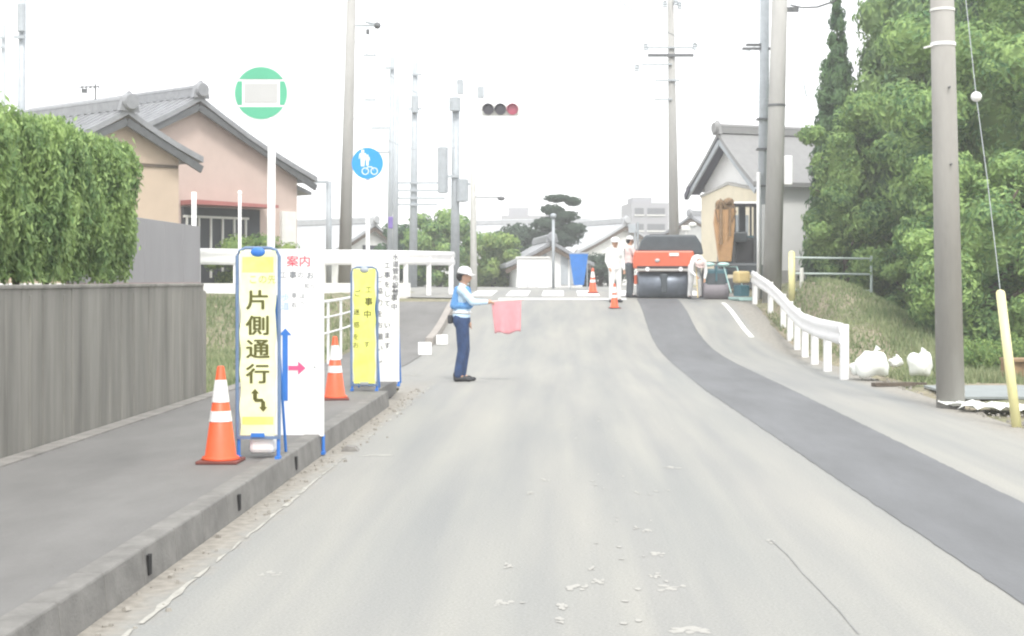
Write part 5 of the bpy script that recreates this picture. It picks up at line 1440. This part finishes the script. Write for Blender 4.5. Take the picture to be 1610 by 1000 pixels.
broad_tree('leafy_tree', 'dark wooded mass at the right end of the tree row', 'tree', 14.5, 38, 10, 4, M['leafdark'], 28, 20000, .2, nb=30)
broad_tree('leafy_shrub', 'small shrub at the bank foot just left of the thick pole', 'shrub', px(1452, 0, 35).x, 35, 2.3, .95, M['leafbroad'], 29, 8000, .09, low=.05, nb=14)
th = thing('low_hedge', 'low pale green hedge strip right of the thick pole', 'hedge', (8.1, 24.0, -.02))
rr = random.Random(77)
leaves('foliage', M['leafyel'], th, [((-1.6 + .32 * k + rr.uniform(-.08, .08), rr.uniform(-.15, .15), .26 + rr.uniform(-.04, .04)), (.3, .36, .30)) for k in range(13)], 16000, .06, 78, core=.8)
# crossing greenery
broad_tree('leafy_tree', 'rounded green tree behind the transformer pole', 'tree', px(690, 0, 62).x, 62, 3.3, 1.6, M['leafbroad'], 31, 9000, .16, low=.05)
broad_tree('leafy_tree', 'smaller green tree left of the stacked crossarm pole', 'tree', px(640, 0, 66).x, 66, 2.9, 1.4, M['leafdark'], 32, 5000, .18, low=.05)
broad_tree('leafy_tree', 'yellow green tree behind the traffic light pole', 'tree', px(775, 0, 64).x, 64, 2.4, 1.5, M['leafyel'], 33, 6000, .17, low=.05)
broad_tree('leafy_tree', 'dull green tree just left of the pruned pine', 'tree', px(820, 0, 72).x, 72, 3.0, 2.1, M['leafpine'], 34, 8000, .18, low=.05)
t = thing('pine_tree', 'cloud pruned pine with flat layered crown above the roofs', 'tree', (px(886, 0, 70).x, 70, 1.2))
limbs(MB(), (0, 0, 0), (.1, 0, 3.7), .12, 6, 40, 1.0).build('trunk', M['bark'], t, smooth=True)
bl = []
for (x_, y_, rx_, rz_) in ((878, 312, 22, 6), (902, 317, 12, 7), (868, 330, 17, 8), (888, 340, 22, 9), (862, 352, 26, 11), (900, 360, 22, 10), (880, 374, 34, 14)):
    p_ = px(x_, y_, 70); bl.append(((p_.x - px(886, 0, 70).x, 0, p_.z - 1.2), (rx_ * 70 / FOC, .6, rz_ * 70 / FOC)))
leaves('crown', M['leafpine'], t, bl, 9000, .13, 41, core=.8)
broad_tree('garden_bush', 'low yellow green bush row behind the left guardrail', 'bush', px(395, 0, 37.6).x, 37.9, 1.5, 1.3, M['leafyel'], 42, 7000, .08, low=.1, zb=1.1)
broad_tree('garden_bush', 'greenish garden bush before the far gabled house', 'bush', px(945, 0, 66).x, 66, 1.5, 1.6, M['leafpine'], 43, 4000, .14, low=.1)

# ------------------------------------------------------------------ haze volume, added to imitate overexposure bloom and lift dark tones
hz = MB().box((0, 290, 11), (1120, 760, 30)).build('haze', None) if False else None
me = MB().box((0, 305, 14), (1010, 700, 31)).mesh('haze')
hm = bpy.data.materials.new('haze'); hm.use_nodes = True
nt = hm.node_tree; nt.nodes.remove(nt.nodes['Principled BSDF'])
pv_ = nt.nodes.new('ShaderNodeVolumePrincipled'); pv_.inputs['Color'].default_value = (.97, .98, 1, 1); pv_.inputs['Density'].default_value = .0020; pv_.inputs['Anisotropy'].default_value = .2
nt.links.new(pv_.outputs[0], nt.nodes['Material Output'].inputs['Volume'])
me.materials.append(hm); ho = bpy.data.objects.new('haze', me); C.objects.link(ho); tag(ho, 'thin haze added to imitate bright glare over the whole road', 'haze', kind='stuff')
